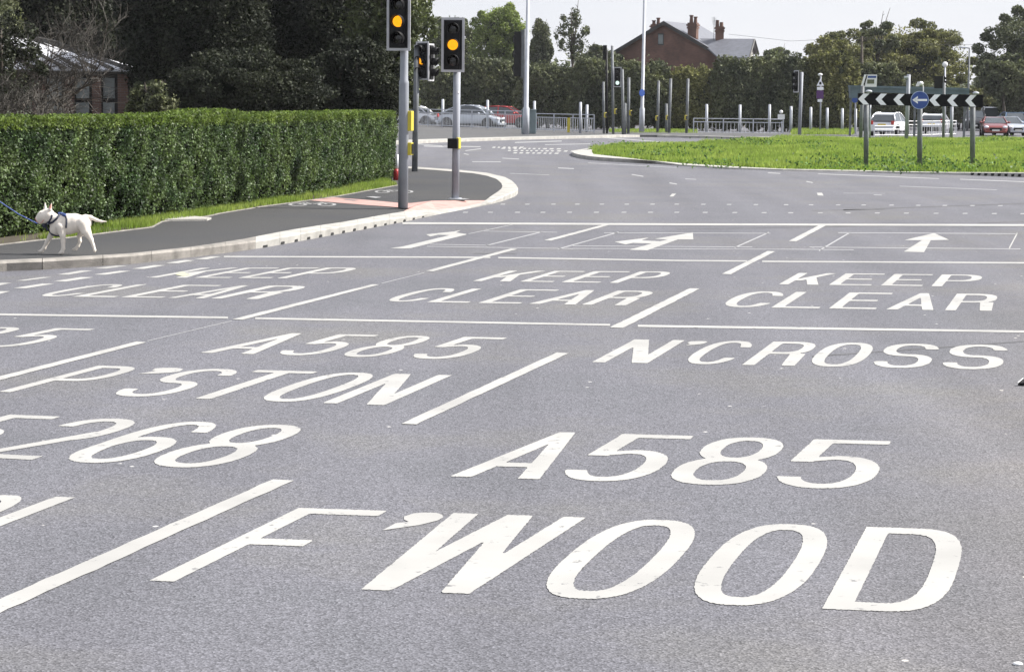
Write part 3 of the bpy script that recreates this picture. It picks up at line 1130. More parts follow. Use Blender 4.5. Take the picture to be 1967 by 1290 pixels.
for q in ([(-95, 746), (-66, 746.5), (281, 657), (263, 655.4)], [(445, 613), (466, 613.8), (729, 546.3), (715, 545.8)],
          [(818, 520), (832, 521), (994, 478.2), (981, 477.2)], [(1045, 461.2), (1059, 462), (1170, 432), (1158, 431.6)],
          [(771, 813), (799, 814.5), (1092, 678), (1069, 676.6)], [(1171, 628.5), (1197, 629.5), (1344, 554), (1325, 553.5)],
          [(1387, 525.8), (1403, 526.5), (1489, 482.6), (1475, 482)], [(1515, 463), (1529.5, 463.7), (1586, 433), (1573, 432.6)],
          [(-160, 1219), (-100, 1221), (563, 922), (524, 919.7)]):
    pmark('lane_line', ragged(q), z=PZ + .0012)
for q in ([(30, 539), (47, 539), (100, 532), (83, 532)], [(26, 553), (50, 553.5), (104, 544.8), (81, 544.5)], [(103, 540), (128, 540.4), (180, 532.2), (155, 532)],
          [(110, 527), (132, 527.2), (178, 519.6), (155, 519.5)], [(180, 527), (203, 527.4), (252, 520.2), (230, 520)], [(180, 515), (204, 515.6), (245, 510.3), (224, 510)],
          [(253, 516), (277, 516.3), (318, 509.2), (296, 509)], [(318, 505), (342, 505.2), (375, 499.6), (354, 499.4)], [(-30, 549.5), (-8, 549.5), (22, 543), (0, 543)],
          [(-30, 565.5), (-5, 565.5), (20, 559), (-2, 559)], [(375, 497.5), (398, 497.7), (425, 492.5), (405, 492.4)]):
    pmark('short_dash', [q])


def stripe(x0, y0, x1, y1, th, name='cross_line', mat='paint', z=PZ, n=1):
    return pmark(name, [[(x0, y0 + th / 2), (x1, y1 + th / 2), (x1, y1 - th / 2), (x0, y0 - th / 2)]], mat, z=z)


o = stripe(773, 428.6, 1300, 430.8, 3.6, 'stop_line', z=PZ + .0024)
o = stripe(1300, 430.8, 2200, 432.8, 3.6, 'stop_line', z=PZ + .0024)
for q in ((430, 492.6, 942, 494.2, 2.4), (957, 494.6, 1300, 500.2, 2.4), (1300, 500.2, 1435, 501.2, 2.4), (1464, 501.9, 2100, 505.4, 2.6),
          (-60, 602.8, 438, 609.6, 3.4), (490, 611, 1172, 623.6, 3.4), (1225, 625.4, 2100, 638.4, 4.0)):
    stripe(*q)
ZL = 0.0022
for q in ((934, 471.4, 1041, 445.2, 1.6), (930, 443.9, 1070, 446, 0.8), (826, 469, 940, 471, 0.9), (820, 473, 1100, 477.5, 0.9),
          (1072, 478.2, 1188, 445.8, 1.8), (1160, 447, 1480, 448, 0.9), (1100, 472, 1445, 474.3, 0.9), (1100, 477, 1500, 478.6, 0.9),
          (1411, 475.5, 1477, 446.4, 2.2), (1573, 481.3, 1632, 446.8, 2.6), (1610, 446.8, 1955, 448.8, 1.1), (1555, 474.4, 1960, 478, 1.1), (1500, 478.4, 1640, 479.6, 1.0)):
    stripe(*q, name='detector_loop_cut', mat='thin', z=ZL)
stripe(1938, 478, 1954, 447.8, 5.0, 'detector_loop_cut', 'paint', ZL)
# the faint joint of the road surface
stripe(283, 654.5, 445, 616, 0.9, 'surface_joint', 'thin', ZL)
stripe(733, 544, 815, 523.5, 0.9, 'surface_joint', 'thin', ZL)
stripe(900, 449, 988, 430.5, 0.9, 'surface_joint', 'thin', ZL)

pmark('turn_arrow', [[(749, 476.5), (776.6, 477.3), (788.8, 476.5), (894.5, 451), (896.6, 449.5), (876, 446.5), (885.4, 441.8), (870, 444.8), (818.3, 450), (826.4, 454.2),
                      (841.7, 450.8), (864, 451.6), (773.5, 473.3)]], label='white left turn arrow in the left lane')
pmark('turn_arrow', [[(1208.8, 479.6), (1243.4, 480.6), (1302.3, 459.8), (1331.8, 459.7), (1330.8, 446.4), (1257.6, 458.6), (1283, 459.7), (1268, 463.3), (1232, 461.7), (1246.4, 456.2),
                      (1180.3, 464.3), (1201.7, 469.4), (1215.9, 466.4), (1251.5, 467.8)]], label='white forked arrow in the middle lane')
pmark('turn_arrow', [[(1736, 483.2), (1775, 484.4), (1788, 461.2), (1771, 461.2)], [(1737, 461), (1771, 461.3), (1788, 461.3), (1823, 460.4), (1794.5, 447.6)]],
      label='white straight ahead arrow in the right lane')
r1 = [966, 1013, 1063, 1109, 1156, 1204, 1253.5, 1300, 1351, 1400.6, 1452, 1510, 1558, 1610, 1659, 1712.6, 1764, 1815, 1868, 1921.6]
r2 = [894, 942, 994, 1043, 1094, 1145.6, 1198.6, 1249.5, 1300, 1354.6, 1411.5, 1467.8, 1519, 1575.5, 1629, 1685, 1741, 1798, 1854, 1910, 1965]
for i, x in enumerate(r1):
    y = 392.2 + 2.8 * max(0, (x - 1300) / 620)
    pmark('crossing_stud', mat='stud', polys=[[(x - 5, y + .8), (x + 3.6, y + .8), (x + 5, y - .8), (x - 3.6, y - .8)]])
for i, x in enumerate(r2):
    y = 407.7 + 2.6 * max(0, (x - 1300) / 660)
    pmark('crossing_stud', mat='stud', polys=[[(x - 5.4, y + .85), (x + 4, y + .85), (x + 5.4, y - .85), (x - 4, y - .85)]])
for q in ((989, 273.8, 1079, 271, 2.2), (1047, 278, 1134, 276.4, 1.6), (894, 289.6, 924, 285.7, 2), (814, 280.6, 852, 282, 2.4), (802, 276.5, 850, 280.5, 1.6), (852, 281, 923, 281.9, 2),
          (891, 295, 900, 297, 2), (907, 310.6, 962, 311, 1.8), (965, 303.8, 997, 305.6, 1.8), (1072, 322.6, 1102.5, 324, 2.2), (1213.5, 335.2, 1236, 338.8, 2.2),
          (1286, 351.4, 1300, 353.6, 2.6), (1475, 332, 1499, 333.2, 2), (1549, 348.6, 1561, 350.8, 2.6), (1316, 343.6, 1337, 344.6, 1.2), (1678, 374.2, 1694, 374.8, 1.4),
          (1160, 264.6, 1330, 277, 1.8), (1571, 333.8, 1804, 343.2, 1.6), (1844, 344.4, 1990, 350, 1.8), (1728, 357.5, 1915, 364.6, 1.0), (850, 362, 900, 363, 1),
          (980, 333, 1055, 336, 0.9), (1130, 313, 1300, 322, 0.9), (1620, 371, 1700, 371.5, 0.7)):
    stripe(q[0], q[1], q[2], q[3], q[4] * .75, name='far_dash', mat='stud' if q[4] > 1.3 else 'thin')
pmark('far_dash', [[(1286, 377.4), (1293, 377.6), (1299, 372), (1291, 372)]])
pmark('far_dash', [[(1571, 375.4), (1582, 375.8), (1579, 370.2), (1569, 370.2)]])
# far lettering, two lines seen very obliquely
mb = MB()
for row, (x0, x1, y0, sl) in enumerate(((945, 1000, 283, .002), (962, 1070, 284.8, .012), (975, 1105, 289, .012), (985, 1075, 293.6, .012))):
    x = x0
    while x < x1:
        wd = rnd.uniform(5, 11)
        y = y0 + sl * (x - x0)
        flat_poly(mb, [(x, y + 1.0), (x + wd * .7, y + 1.2), (x + wd, y - .9), (x + wd * .3, y - 1.1)], PZ)
        x += wd + rnd.uniform(2, 4)
o = obj('painted_word', mb, M['paint'], road)
o['label'] = 'far white lettering too oblique to read'
# tyre marks
for q in ((1560, 404, 1700, 402, 1.2), (1620, 403, 1967, 390.5, 1.6), (1300, 440, 1700, 433.5, 1.2), (1880, 428.2, 2000, 424.5, 1.4), (1560, 684, 1967, 655, 2.4), (910, 486.8, 990, 487.2, 1.6)):
    stripe(*q, name='tyre_mark', mat='tyremark', z=0.002)


# ================================================================== VEGETATION
def rand_dirs(n):
    d = nr.normal(size=(n, 3))
    return d / np.linalg.norm(d, axis=1)[:, None]


def leaves(name, C, size, mat, parent=None, aspect=0.55, out=None, outw=0.0, extra=None):
    """one mesh of many small leaves (rhombi); C in the parent's space"""
    n = len(C)
    nrm = rand_dirs(n)
    if out is not None:
        nrm = nrm * (1 - outw) + out * outw
        nrm /= np.linalg.norm(nrm, axis=1)[:, None] + 1e-9
    t = rand_dirs(n)
    a = np.cross(nrm, t)
    a /= np.linalg.norm(a, axis=1)[:, None] + 1e-9
    b = np.cross(nrm, a)
    s = (size if hasattr(size, '__len__') else np.full(n, size)) * (0.65 + 0.7 * nr.random(n))
    a = a * s[:, None]
    b = b * (s * aspect)[:, None]
    k = nrm * (s * 0.18)[:, None]
    V = np.stack([C - a * .5, C - b * .5 + k, C + a * .5, C + b * .5 + k], axis=1).reshape(-1, 3)
    F = np.arange(4 * n).reshape(-1, 4)
    if extra is not None:
        ev, ef = extra
        F = np.vstack([F, ef + len(V)])
        V = np.vstack([V, ev])
    o = npmesh(name, V, F, mat, parent)
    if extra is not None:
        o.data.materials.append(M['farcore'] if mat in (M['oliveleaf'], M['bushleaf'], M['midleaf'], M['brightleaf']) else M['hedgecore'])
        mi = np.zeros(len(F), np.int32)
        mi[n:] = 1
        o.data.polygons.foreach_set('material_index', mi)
    return o


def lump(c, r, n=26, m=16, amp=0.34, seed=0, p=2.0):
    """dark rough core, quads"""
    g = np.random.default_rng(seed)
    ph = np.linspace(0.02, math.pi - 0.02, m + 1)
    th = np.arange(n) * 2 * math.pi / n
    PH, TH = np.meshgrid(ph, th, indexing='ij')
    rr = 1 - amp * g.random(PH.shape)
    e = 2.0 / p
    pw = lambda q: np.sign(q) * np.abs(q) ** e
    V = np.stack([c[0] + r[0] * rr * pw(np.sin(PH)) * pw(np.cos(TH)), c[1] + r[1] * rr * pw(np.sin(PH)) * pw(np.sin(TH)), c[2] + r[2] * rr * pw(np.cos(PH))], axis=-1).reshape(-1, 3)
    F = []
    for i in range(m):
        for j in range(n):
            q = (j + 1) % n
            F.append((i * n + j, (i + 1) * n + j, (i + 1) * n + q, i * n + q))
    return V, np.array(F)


def crown_points(W, D, H, nclump, nleaf, shape='round', rc=0.27, seed=0, fill=0.2):
    """leaf positions of a crown W x D x H standing with its underside at z=0"""
    g = np.random.default_rng(seed)
    cl = []
    while len(cl) < nclump:
        p = g.uniform(-1, 1, 3)
        q = np.linalg.norm(p)
        if q > 1 or (q < 0.45 and g.random() < 0.7):
            continue
        z = (p[2] + 1) / 2
        if shape == 'cone':
            k = max(0.06, 1 - z) ** 0.8
            if abs(p[0]) > k or abs(p[1]) > k:
                continue
        if shape == 'bush' and p[2] < 0:
            p = p * np.array([1.0 / max(.5, math.sqrt(max(.05, 1 - p[2] ** 2))) * .95, 1, 1])
            p[0] = max(-1, min(1, p[0]))
        cl.append(p)
    cl = np.array(cl)
    rad = rc * (0.55 + 0.75 * g.random(nclump))
    if shape != 'cone':
        k = int(nclump * .18)
        cl[:k] *= (1.06 / np.linalg.norm(cl[:k], axis=1))[:, None]
        cl[:k, 2] = np.clip(cl[:k, 2], -.8, 1.04)
        rad[:k] *= .8
    idx = g.integers(0, nclump, nleaf)
    d = g.normal(size=(nleaf, 3))
    d /= np.linalg.norm(d, axis=1)[:, None]
    rr = (0.45 + 0.62 * g.random(nleaf) ** 0.6)
    P = cl[idx] * (1 - rc * 0.75) + d * (rad[idx] * rr)[:, None] * np.array([1, 1, 0.85])
    if shape == 'bush':
        # a broad rounded block standing on the ground, its skin broken by lumps and hollows
        k = g.random(nleaf) < 0.72
        th, ph = g.uniform(0, 2 * math.pi, nleaf), np.arccos(g.uniform(-0.98, 1, nleaf))
        pw = lambda q: np.sign(q) * np.abs(q) ** 0.62
        nz = (0.10 * np.sin(th * 5 + seed) * np.sin(ph * 4 + seed * 2) + 0.07 * np.sin(th * 11 + ph * 7 + seed) + 0.05 * np.sin(th * 23 - ph * 13) + 0.04 * np.sin(ph * 29 + th * 5))
        nz = nz + 0.09 * np.sin(th * 2 + seed * 1.7) * np.sin(ph * 2.5 + seed)
        rr2 = 0.88 + nz - 0.13 * g.random(nleaf) ** 1.5
        S = np.stack([pw(np.sin(ph)) * np.cos(th), pw(np.sin(ph)) * np.sin(th), np.where(np.cos(ph) > 0, np.abs(np.cos(ph)) ** .8, -np.abs(np.cos(ph)) ** .5)], 1) * rr2[:, None]
        P[k] = S[k]
        P[:, 2] = np.maximum(P[:, 2], -1.0)
    elif shape == 'round':
        k = g.random(nleaf) < fill
        q = g.normal(size=(nleaf, 3))
        q /= np.linalg.norm(q, axis=1)[:, None]
        P[k] = (q * (0.62 + 0.3 * g.random(nleaf))[:, None])[k]
    C = np.stack([P[:, 0] * W / 2, P[:, 1] * D / 2, (P[:, 2] + 1) / 2 * H], axis=1)
    return C, d, cl, rad


def limbs(mb, base, H, spread, rad, n, seed, fork=0.35):
    g = random.Random(seed)
    mb.tube([base, base + Vector((g.uniform(-.1, .1), 0, H * fork * .6)), base + Vector((g.uniform(-.2, .2), g.uniform(-.1, .1), H * fork))],
            [rad, rad * .8, rad * .65], 8)
    top = base + Vector((0, 0, H * fork))
    for k in range(n):
        a = 2 * math.pi * k / n + g.uniform(-.4, .4)
        r = spread * g.uniform(.45, .9)
        e = top + Vector((math.cos(a) * r, math.sin(a) * r, H * g.uniform(.25, .55)))
        m = top.lerp(e, .5) + Vector((g.uniform(-.2, .2), g.uniform(-.2, .2), H * .06)) * 1.0
        mb.tube([top - Vector((0, 0, H * .04)), m, e], [rad * .5, rad * .3, rad * .1], 6)
        for q in range(3):
            s0 = m.lerp(e, g.uniform(.1, .8))
            s1 = s0 + Vector((g.uniform(-1, 1), g.uniform(-1, 1), g.uniform(.2, 1))) * spread * .3
            mb.tube([s0, s1], [rad * .18, rad * .05], 5)
    return mb


def tree(name, label, cat, x0, x1, ytop, ybot, Y, mat, nleaf=9000, leaf=0.28, nclump=46, depth=0.8, shape='round', seed=1, base_y=None,
         group=None, core=0.62, rc=0.27, trunk=0.16, trunk_x=None, aspect=0.6, fill=0.07):
    """a tree or bush whose crown fills the given pixels at distance Y"""
    xc = (x0 + x1) / 2
    a, b = AT(x0, (ytop + ybot) / 2, Y), AT(x1, (ytop + ybot) / 2, Y)
    W = (b - a).length
    zt = AT(xc, ytop, Y).z
    zb = max(0.05, AT(xc, ybot, Y).z)
    H = zt - zb
    base = Vector((AT(trunk_x if trunk_x else xc, ybot, Y).x, Y, 0.0))
    cx = AT(xc, ybot, Y).x - base.x
    t = thing(name, label, cat, base, group)
    C, d, cl, rad = crown_points(W, W * depth, H, nclump, nleaf, shape, rc, seed, fill)
    C = C + np.array([cx, 0, zb])
    ex = None
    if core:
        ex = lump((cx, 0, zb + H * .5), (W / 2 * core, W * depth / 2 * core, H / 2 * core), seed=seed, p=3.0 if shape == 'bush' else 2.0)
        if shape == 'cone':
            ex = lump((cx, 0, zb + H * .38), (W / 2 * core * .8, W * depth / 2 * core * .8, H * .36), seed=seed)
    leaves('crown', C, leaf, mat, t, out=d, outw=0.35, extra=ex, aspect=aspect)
    mb = MB()
    limbs(mb, Vector((0, 0, -.05)), zb + H * .9, W * .35, trunk * max(1, W / 6), 6, seed, fork=max(.12, min(.6, (zb + H * .15) / (zb + H))))
    obj('trunk', mb, M['bark'], t, smooth=True)
    return t


# ---- clipped hedge along the footway
HH = 1.62
L_h = seg_lengths(hf_w)
n_front = 150000
n_top = 30000
n_end = 7000


def hedge_bump(s, z):
    return (0.022 * np.sin(s * 1.7 + 1.3 * np.sin(z * 2)) + 0.03 * np.sin(s * 4.1 + z * 3.5) * np.sin(z * 2.7 + s * .6) + 0.035 * np.sin(s * 9.3 - z * 6.1 + 2 * np.sin(s * .9))
            + 0.03 * np.sin(z * 9 + s * 3.2) * np.sin(s * 1.3))


def hedge_frame(s):
    """position and outward normal at length s along the foot line"""
    P = np.zeros((len(s), 3))
    Nn = np.zeros((len(s), 3))
    Lk = np.array(L_h)
    i = np.clip(np.searchsorted(Lk, s) - 1, 0, len(hf_w) - 2)
    A = np.array([tuple(p) for p in hf_w])
    t = (s - Lk[i]) / (Lk[i + 1] - Lk[i])
    P = A[i] * (1 - t)[:, None] + A[i + 1] * t[:, None]
    T = A[i + 1] - A[i]
    T /= np.linalg.norm(T, axis=1)[:, None]
    Nn = np.stack([T[:, 1], -T[:, 0], np.zeros(len(s))], axis=1)
    return P, Nn


s = nr.random(n_front) * L_h[-1]
z = 0.02 + HH * nr.random(n_front) ** 0.9
P_, N_ = hedge_frame(s)
bump = hedge_bump(s, z)
thin = (bump < -0.055) & (nr.random(n_front) < 0.85)
low = (z < 0.32) & (nr.random(n_front) < 0.55)
off = bump + 0.05 * nr.random(n_front) - np.where(z < 0.35, (0.35 - z) * 0.35, 0) + 0.03 * np.where(nr.random(n_front) < .1, 1, 0)
Cf = P_ + N_ * (off - 0.05)[:, None]
Cf[:, 2] = FW + z
keep = ~(thin | low)
Cf, Nf = Cf[keep], N_[keep]
sT = nr.random(n_top) * L_h[-1]
PT, NT = hedge_frame(sT)
wT = nr.random(n_top) * 0.95
topz = HH + 0.018 * np.sin(sT * 2.3) + 0.018 * np.sin(sT * 5.9) + 0.05 * nr.random(n_top) ** 2
Ct = PT - NT * (wT - 0.03)[:, None]
Ct[:, 2] = FW + topz
Nt = np.tile(np.array([[0, 0, 1.0]]), (n_top, 1))
# a taller tuft two thirds of the way along
tuft = G(418, 405, FW)
dm = np.hypot(Ct[:, 0] - tuft.x, Ct[:, 1] - tuft.y)
Ct[:, 2] += np.where(dm < 1.6, 0.09 * np.cos(dm / 1.6 * math.pi / 2), 0)
# the end of the hedge
Pe, Ne = hedge_frame(np.full(n_end, L_h[-1] - 0.001))
Te = np.stack([-Ne[:, 1], Ne[:, 0], np.zeros(n_end)], axis=1)
ze = 0.05 + HH * nr.random(n_end)
Ce = Pe - Ne * (nr.random(n_end) * 0.95)[:, None] + Te * (0.05 * nr.random(n_end) + 0.04 * np.sin(ze * 4))[:, None]
Ce[:, 2] = FW + ze
hedge = thing('hedge', 'long neatly clipped green privet hedge beside the footway', 'hedge', hf_w[5])
offv = np.array([hf_w[5].x, hf_w[5].y, FW])
# solid core, shade between the leaves put into its near-black colour
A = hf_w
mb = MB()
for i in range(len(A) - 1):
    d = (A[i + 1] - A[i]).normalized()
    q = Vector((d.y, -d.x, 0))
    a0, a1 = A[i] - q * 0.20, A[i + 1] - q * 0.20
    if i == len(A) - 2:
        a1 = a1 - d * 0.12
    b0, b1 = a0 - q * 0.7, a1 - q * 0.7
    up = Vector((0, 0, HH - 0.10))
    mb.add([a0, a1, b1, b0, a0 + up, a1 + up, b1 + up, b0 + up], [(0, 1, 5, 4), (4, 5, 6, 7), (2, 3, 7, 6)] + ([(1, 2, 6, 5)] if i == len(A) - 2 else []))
obj('shade_core', mb, M['hedgecore'], hedge, world=True)
leaves('foliage', np.vstack([Cf, Ce]) - offv, 0.047, M['hedgeleaf'], hedge, out=np.vstack([Nf, Te * 1.0]), outw=0.3, aspect=0.6)
# top and upper edge leaves, sunlight put into their paler green
sU = nr.random(26000) * L_h[-1]
PU, NU = hedge_frame(sU)
zu = HH - np.abs(nr.normal(size=26000)) * 0.06 + 0.03
Cu = PU + NU * (hedge_bump(sU, zu) * .8 + 0.02 * nr.random(26000))[:, None]
Cu[:, 2] = FW + zu
leaves('top_foliage', np.vstack([Ct, Cu]) - offv, 0.055, M['hedgetop'], hedge, out=np.vstack([Nt, NU]), outw=0.3, aspect=0.5)

# ---- grass
def blades(name, P, h, wd, mat, label=None, lean=0.35):
    n = len(P)
    a = nr.random(n) * 2 * math.pi
    ux, uy = np.cos(a), np.sin(a)
    hh = h * (0.45 + 0.9 * nr.random(n))
    l = lean * hh * nr.random(n)
    b = nr.random(n) * 2 * math.pi
    V = np.empty((n, 3, 3))
    V[:, 0] = P - np.stack([ux, uy, 0 * ux], 1) * wd / 2
    V[:, 1] = P + np.stack([ux, uy, 0 * ux], 1) * wd / 2
    V[:, 2] = P + np.stack([np.cos(b) * l, np.sin(b) * l, hh], 1)
    o = npmesh(name, V.reshape(-1, 3), np.arange(3 * n).reshape(-1, 3), mat)
    tag(o, label, 'grass', kind='stuff')
    return o


def inside(poly, X, Yy):
    c = np.zeros(len(X), bool)
    n = len(poly)
    for i in range(n):
        x0, y0 = poly[i][0], poly[i][1]
        x1, y1 = poly[(i + 1) % n][0], poly[(i + 1) % n][1]
        hit = ((y0 > Yy) != (y1 > Yy)) & (X < (x1 - x0) * (Yy - y0) / (y1 - y0 + 1e-12) + x0)
        c ^= hit
    return c


ip = [(p.x, p.y) for p in gi]
xs0, xs1 = min(p[0] for p in ip), min(38, max(p[0] for p in ip))
ys0, ys1 = min(p[1] for p in ip), max(p[1] for p in ip)
n = 620000
X, Yy = nr.uniform(xs0, xs1, n), nr.uniform(ys0, ys1, n)
k = inside(ip, X, Yy)
X, Yy = X[k], Yy[k]
print('blades', len(X))
Pg = np.stack([X, Yy, np.full(len(X), IZ)], 1)
hvar = 0.13 + 0.05 * np.sin(X * .9 + 2 * np.sin(Yy * .4)) + 0.04 * np.sin(Yy * 1.3 + X * .5)
blades('grass', Pg, hvar, 0.045, M['grass'], 'rough bright green grass covering the island')
# broad-leaved weeds in clumps
C = []
for k in range(14):
    x, y = rnd.uniform(1150, 1967), rnd.uniform(268, 330)
    p = G(x, y, IZ)
    if not inside(ip, np.array([p.x]), np.array([p.y]))[0]:
        continue
    r = rnd.uniform(.2, .7)
    m = int(20 + 90 * r)
    q = nr.normal(size=(m, 3)) * np.array([r, r, .09]) + np.array([p.x, p.y, IZ + .16])
    q[:, 2] = np.abs(q[:, 2] - IZ) + IZ
    C.append(q)
for cx, cy, r in ((1430, 276, .9), (1460, 278, .8), (1620, 316, .9), (1600, 320, .7), (1700, 324, .6), (1757, 316, .9), (1745, 306, .7), (1790, 326, .9), (1830, 322, .8), (1940, 324, .9), (1935, 272, .8),
                  (1375, 317, .6), (1300, 296, .4), (1250, 298, .5)):
    p = G(cx, cy, FW)
    m = int(170 * r)
    q = nr.normal(size=(m, 3)) * np.array([r, r * .6, .13]) + np.array([p.x, p.y, IZ + .14])
    q[:, 2] = np.abs(q[:, 2] - IZ) + IZ
    C.append(q)
tag(leaves('weeds', np.vstack(C), 0.11, M['weed'], out=None), 'dark broad-leaved weeds scattered through the island grass', 'weeds', kind='stuff')
# verge grass
vp = [(p.x, p.y) for p in verge_pts]
n = 260000
X = nr.uniform(min(p[0] for p in vp), max(p[0] for p in vp), n)
Yy = nr.uniform(min(p[1] for p in vp), max(p[1] for p in vp), n)
k = inside(vp, X, Yy)
X, Yy = X[k], Yy[k]
# distance from the edging line: bare soil here and there
bare = (np.sin(X * 2.1 + 1) + np.sin(Yy * 1.7) + np.sin(X * .8 - Yy * .5)) < -0.3
left = (X < G(60, 465, FW).x)
keep = ~((bare & (nr.random(len(X)) < .8)) | (left & (nr.random(len(X)) < .93)))
X, Yy = X[keep], Yy[keep]
print('verge', len(X))
blades('grass', np.stack([X, Yy, np.full(len(X), FW)], 1), 0.10, 0.014, M['grass'], 'bright green grass strip at the foot of the clipped hedge')

# far strips of grass: behind the far kerb on the right, under the bushes
for (poly, hgt, lab) in (([(1520, 262.5), (1640, 262.5), (1640, 252), (1520, 252)], .28, 'patch of bright grass below the right hand row of short posts'),
                         ([(1170, 258.5), (1340, 259.5), (1340, 251), (1170, 251)], .16, 'thin grass at the foot of the bushes behind the signal poles')):
    pw = [G(x, y, 0.0) for x, y in poly]
    pp = [(p.x, p.y) for p in pw]
    n = 30000
    X = nr.uniform(min(p[0] for p in pp), max(p[0] for p in pp), n)
    Yy = nr.uniform(min(p[1] for p in pp), max(p[1] for p in pp), n)
    k = inside(pp, X, Yy)
    X, Yy = X[k][:9000], Yy[k][:9000]
    blades('grass', np.stack([X, Yy, np.full(len(X), 0.0)], 1), hgt, 0.09, M['grass'], lab)

# ---- trees behind the hedge on the left
tree('evergreen_tree', 'very dark dense evergreen filling the sky above the middle of the hedge', 'tree', 205, 530, -190, 275, 66, M['darkleaf'],
     nleaf=80000, leaf=.10, nclump=110, seed=21, core=.74, rc=.20, fill=.4)
tree('evergreen_tree', 'dark dense tree above the right half of the hedge', 'tree', 420, 755, -160, 275, 69, M['darkleaf'], nleaf=84000, leaf=.10, nclump=120,
     seed=22, core=.74, rc=.20, fill=.4)
tree('garden_tree', 'dark tree with gaps of sky just right of the tall near signal', 'tree', 640, 846, -110, 250, 66, M['midleaf'], nleaf=30000, leaf=.115, nclump=70, seed=23,
     core=.50, rc=.19)
tree('evergreen_tree', 'dark tree rising behind the glass roofed building', 'tree', -120, 262, -200, 150, 84, M['darkleaf'], nleaf=46000, leaf=.16, nclump=110, seed=24, core=.84, rc=.2, fill=.4)
tree('evergreen_tree', 'dark tree at the far left edge of the photo behind the bare shrubs', 'tree', -160, 70, -60, 235, 76, M['bushleaf'], nleaf=30000, leaf=.13, nclump=80, seed=25, core=.72, rc=.2)
tree('garden_bush', 'loose dark shrubbery at the upper left in front of the building roof', 'bush', -90, 92, 20, 230, 51, M['darkleaf'], nleaf=9000, leaf=.08, nclump=90, seed=30, core=0, rc=.16, fill=.1)
tree('garden_bush', 'dark bush between the brick pier and the dark trees', 'bush', 238, 350, 150, 240, 64, M['bushleaf'], nleaf=9000, leaf=.10, nclump=40, seed=26, core=.6)
tree('garden_bush', 'dark loose bush behind the right end of the hedge', 'bush', 560, 800, 70, 262, 63, M['darkleaf'], nleaf=44000, leaf=.09, nclump=190, seed=27, core=.45, rc=.20, fill=0)
tree('garden_bush', 'low dark bush under the tall dark trees behind the hedge', 'bush', 320, 640, 90, 262, 61, M['darkleaf'], nleaf=44000, leaf=.09, nclump=190, seed=28, core=.45, rc=.20, fill=0)


tree('evergreen_tree', 'dark tree filling the gap above the building roof ridge', 'tree', 90, 330, -120, 170, 92, M['darkleaf'], nleaf=30000, leaf=.16, nclump=80, seed=29, core=.84, rc=.2, fill=.4)


# ---- bare twiggy shrubs
def twiggy(name, label, px, py_base, Y, height, spread, seed, levels=5, kids=4, mat='twig', r0=0.05, lean=(0, 0)):
    g = random.Random(seed)
    p0 = AT(px, py_base, Y)
    t = thing(name, label, 'shrub', (p0.x, Y, FW))
    st, tw = MB(), MB()

    def grow(p, d, L, r, lv):
        q = p + d * L * .5 + Vector((g.uniform(-1, 1), g.uniform(-1, 1), g.uniform(-.3, .8))) * L * .10
        e = q + (d + Vector((g.uniform(-1, 1), g.uniform(-1, 1), g.uniform(-.4, .6))) * .28).normalized() * L * .5
        (st if lv > 2 else tw).tube([p, q, e], [r, r * .8, r * .6], 6 if lv > 2 else 3, cap=False)
        if lv == 0:
            return
        for k in range(kids if lv > 1 else kids - 1):
            nd = (d * .75 + Vector((g.uniform(-1, 1), g.uniform(-.9, .9), g.uniform(-.55, .75)))).normalized()
            s0 = p.lerp(q, g.uniform(.3, 1)) if k == 0 else q.lerp(e, g.uniform(.1, 1))
            grow(s0, nd, L * g.uniform(.55, .82), max(.0035, r * .58), lv - 1)
    for k in range(4):
        a = g.uniform(0, 2 * math.pi)
        d = Vector((math.cos(a) * spread + lean[0], math.sin(a) * spread + lean[1], 1)).normalized()
        grow(Vector((g.uniform(-.2, .2), g.uniform(-.2, .2), 0)), d, height * .38, r0, levels)
    obj('stems', st, M['bark'], t, smooth=True)
    obj('twigs', tw, M[mat], t)
    return t


twiggy('bare_shrub', 'bare twiggy shrub leaning in front of the glass roofed building', 62, 300, 50, 3.1, .6, 31, lean=(.28, 0), kids=3)
twiggy('bare_shrub', 'tangled leafless shrub at the far left edge above the hedge', 5, 300, 47, 3.2, .6, 32, lean=(.1, 0), kids=4)
twiggy('bare_shrub', 'tall bare twiggy shrub above the building eaves', 38, 300, 58, 5.4, .42, 33, lean=(0, 0), kids=4)

# ---- distant trees and bushes behind the junction
BG = 'bushes along the far side of the junction'
bl = [('dark bush behind the parked cars, farthest left', 752, 905, 128, 250, 172, 'bushleaf', 41),
      ('dark olive bush behind the red parked car', 868, 1012, 112, 252, 168, 'bushleaf', 42),
      ('dark bush right of the tall lamp column', 985, 1120, 122, 255, 164, 'bushleaf', 43),
      ('dark bush between the guard rail end and the signal poles', 1085, 1200, 112, 257, 162, 'bushleaf', 44),
      ('dark bush in front of the left gable of the brick house', 1168, 1300, 116, 258, 158, 'bushleaf', 45),
      ('olive topped bush in front of the brick house wall', 1268, 1392, 128, 258, 158, 'oliveleaf', 46),
      ('dark bush under the slate roofed wing of the house', 1360, 1480, 108, 258, 157, 'bushleaf', 47),
      ('dark bush behind the small white sign', 1448, 1562, 104, 258, 157, 'bushleaf', 48),
      ('dark bush behind the warning triangle post', 1535, 1652, 98, 257, 157, 'oliveleaf', 49),
      ('dark bush behind the left end of the chevron sign', 1622, 1740, 120, 250, 166, 'bushleaf', 50),
      ('mid green bush behind the white hatchback', 1705, 1862, 160, 240, 178, 'bushleaf', 51)]
for lab, x0, x1, yt, yb, Y, mt, sd_ in bl:
    tree('roadside_bush', lab, 'bush', x0, x1, yt, yb + 3, Y, M[mt], nleaf=40000, leaf=.20, nclump=110, depth=.6, shape='bush', seed=sd_, core=.80, rc=.19, group=BG)
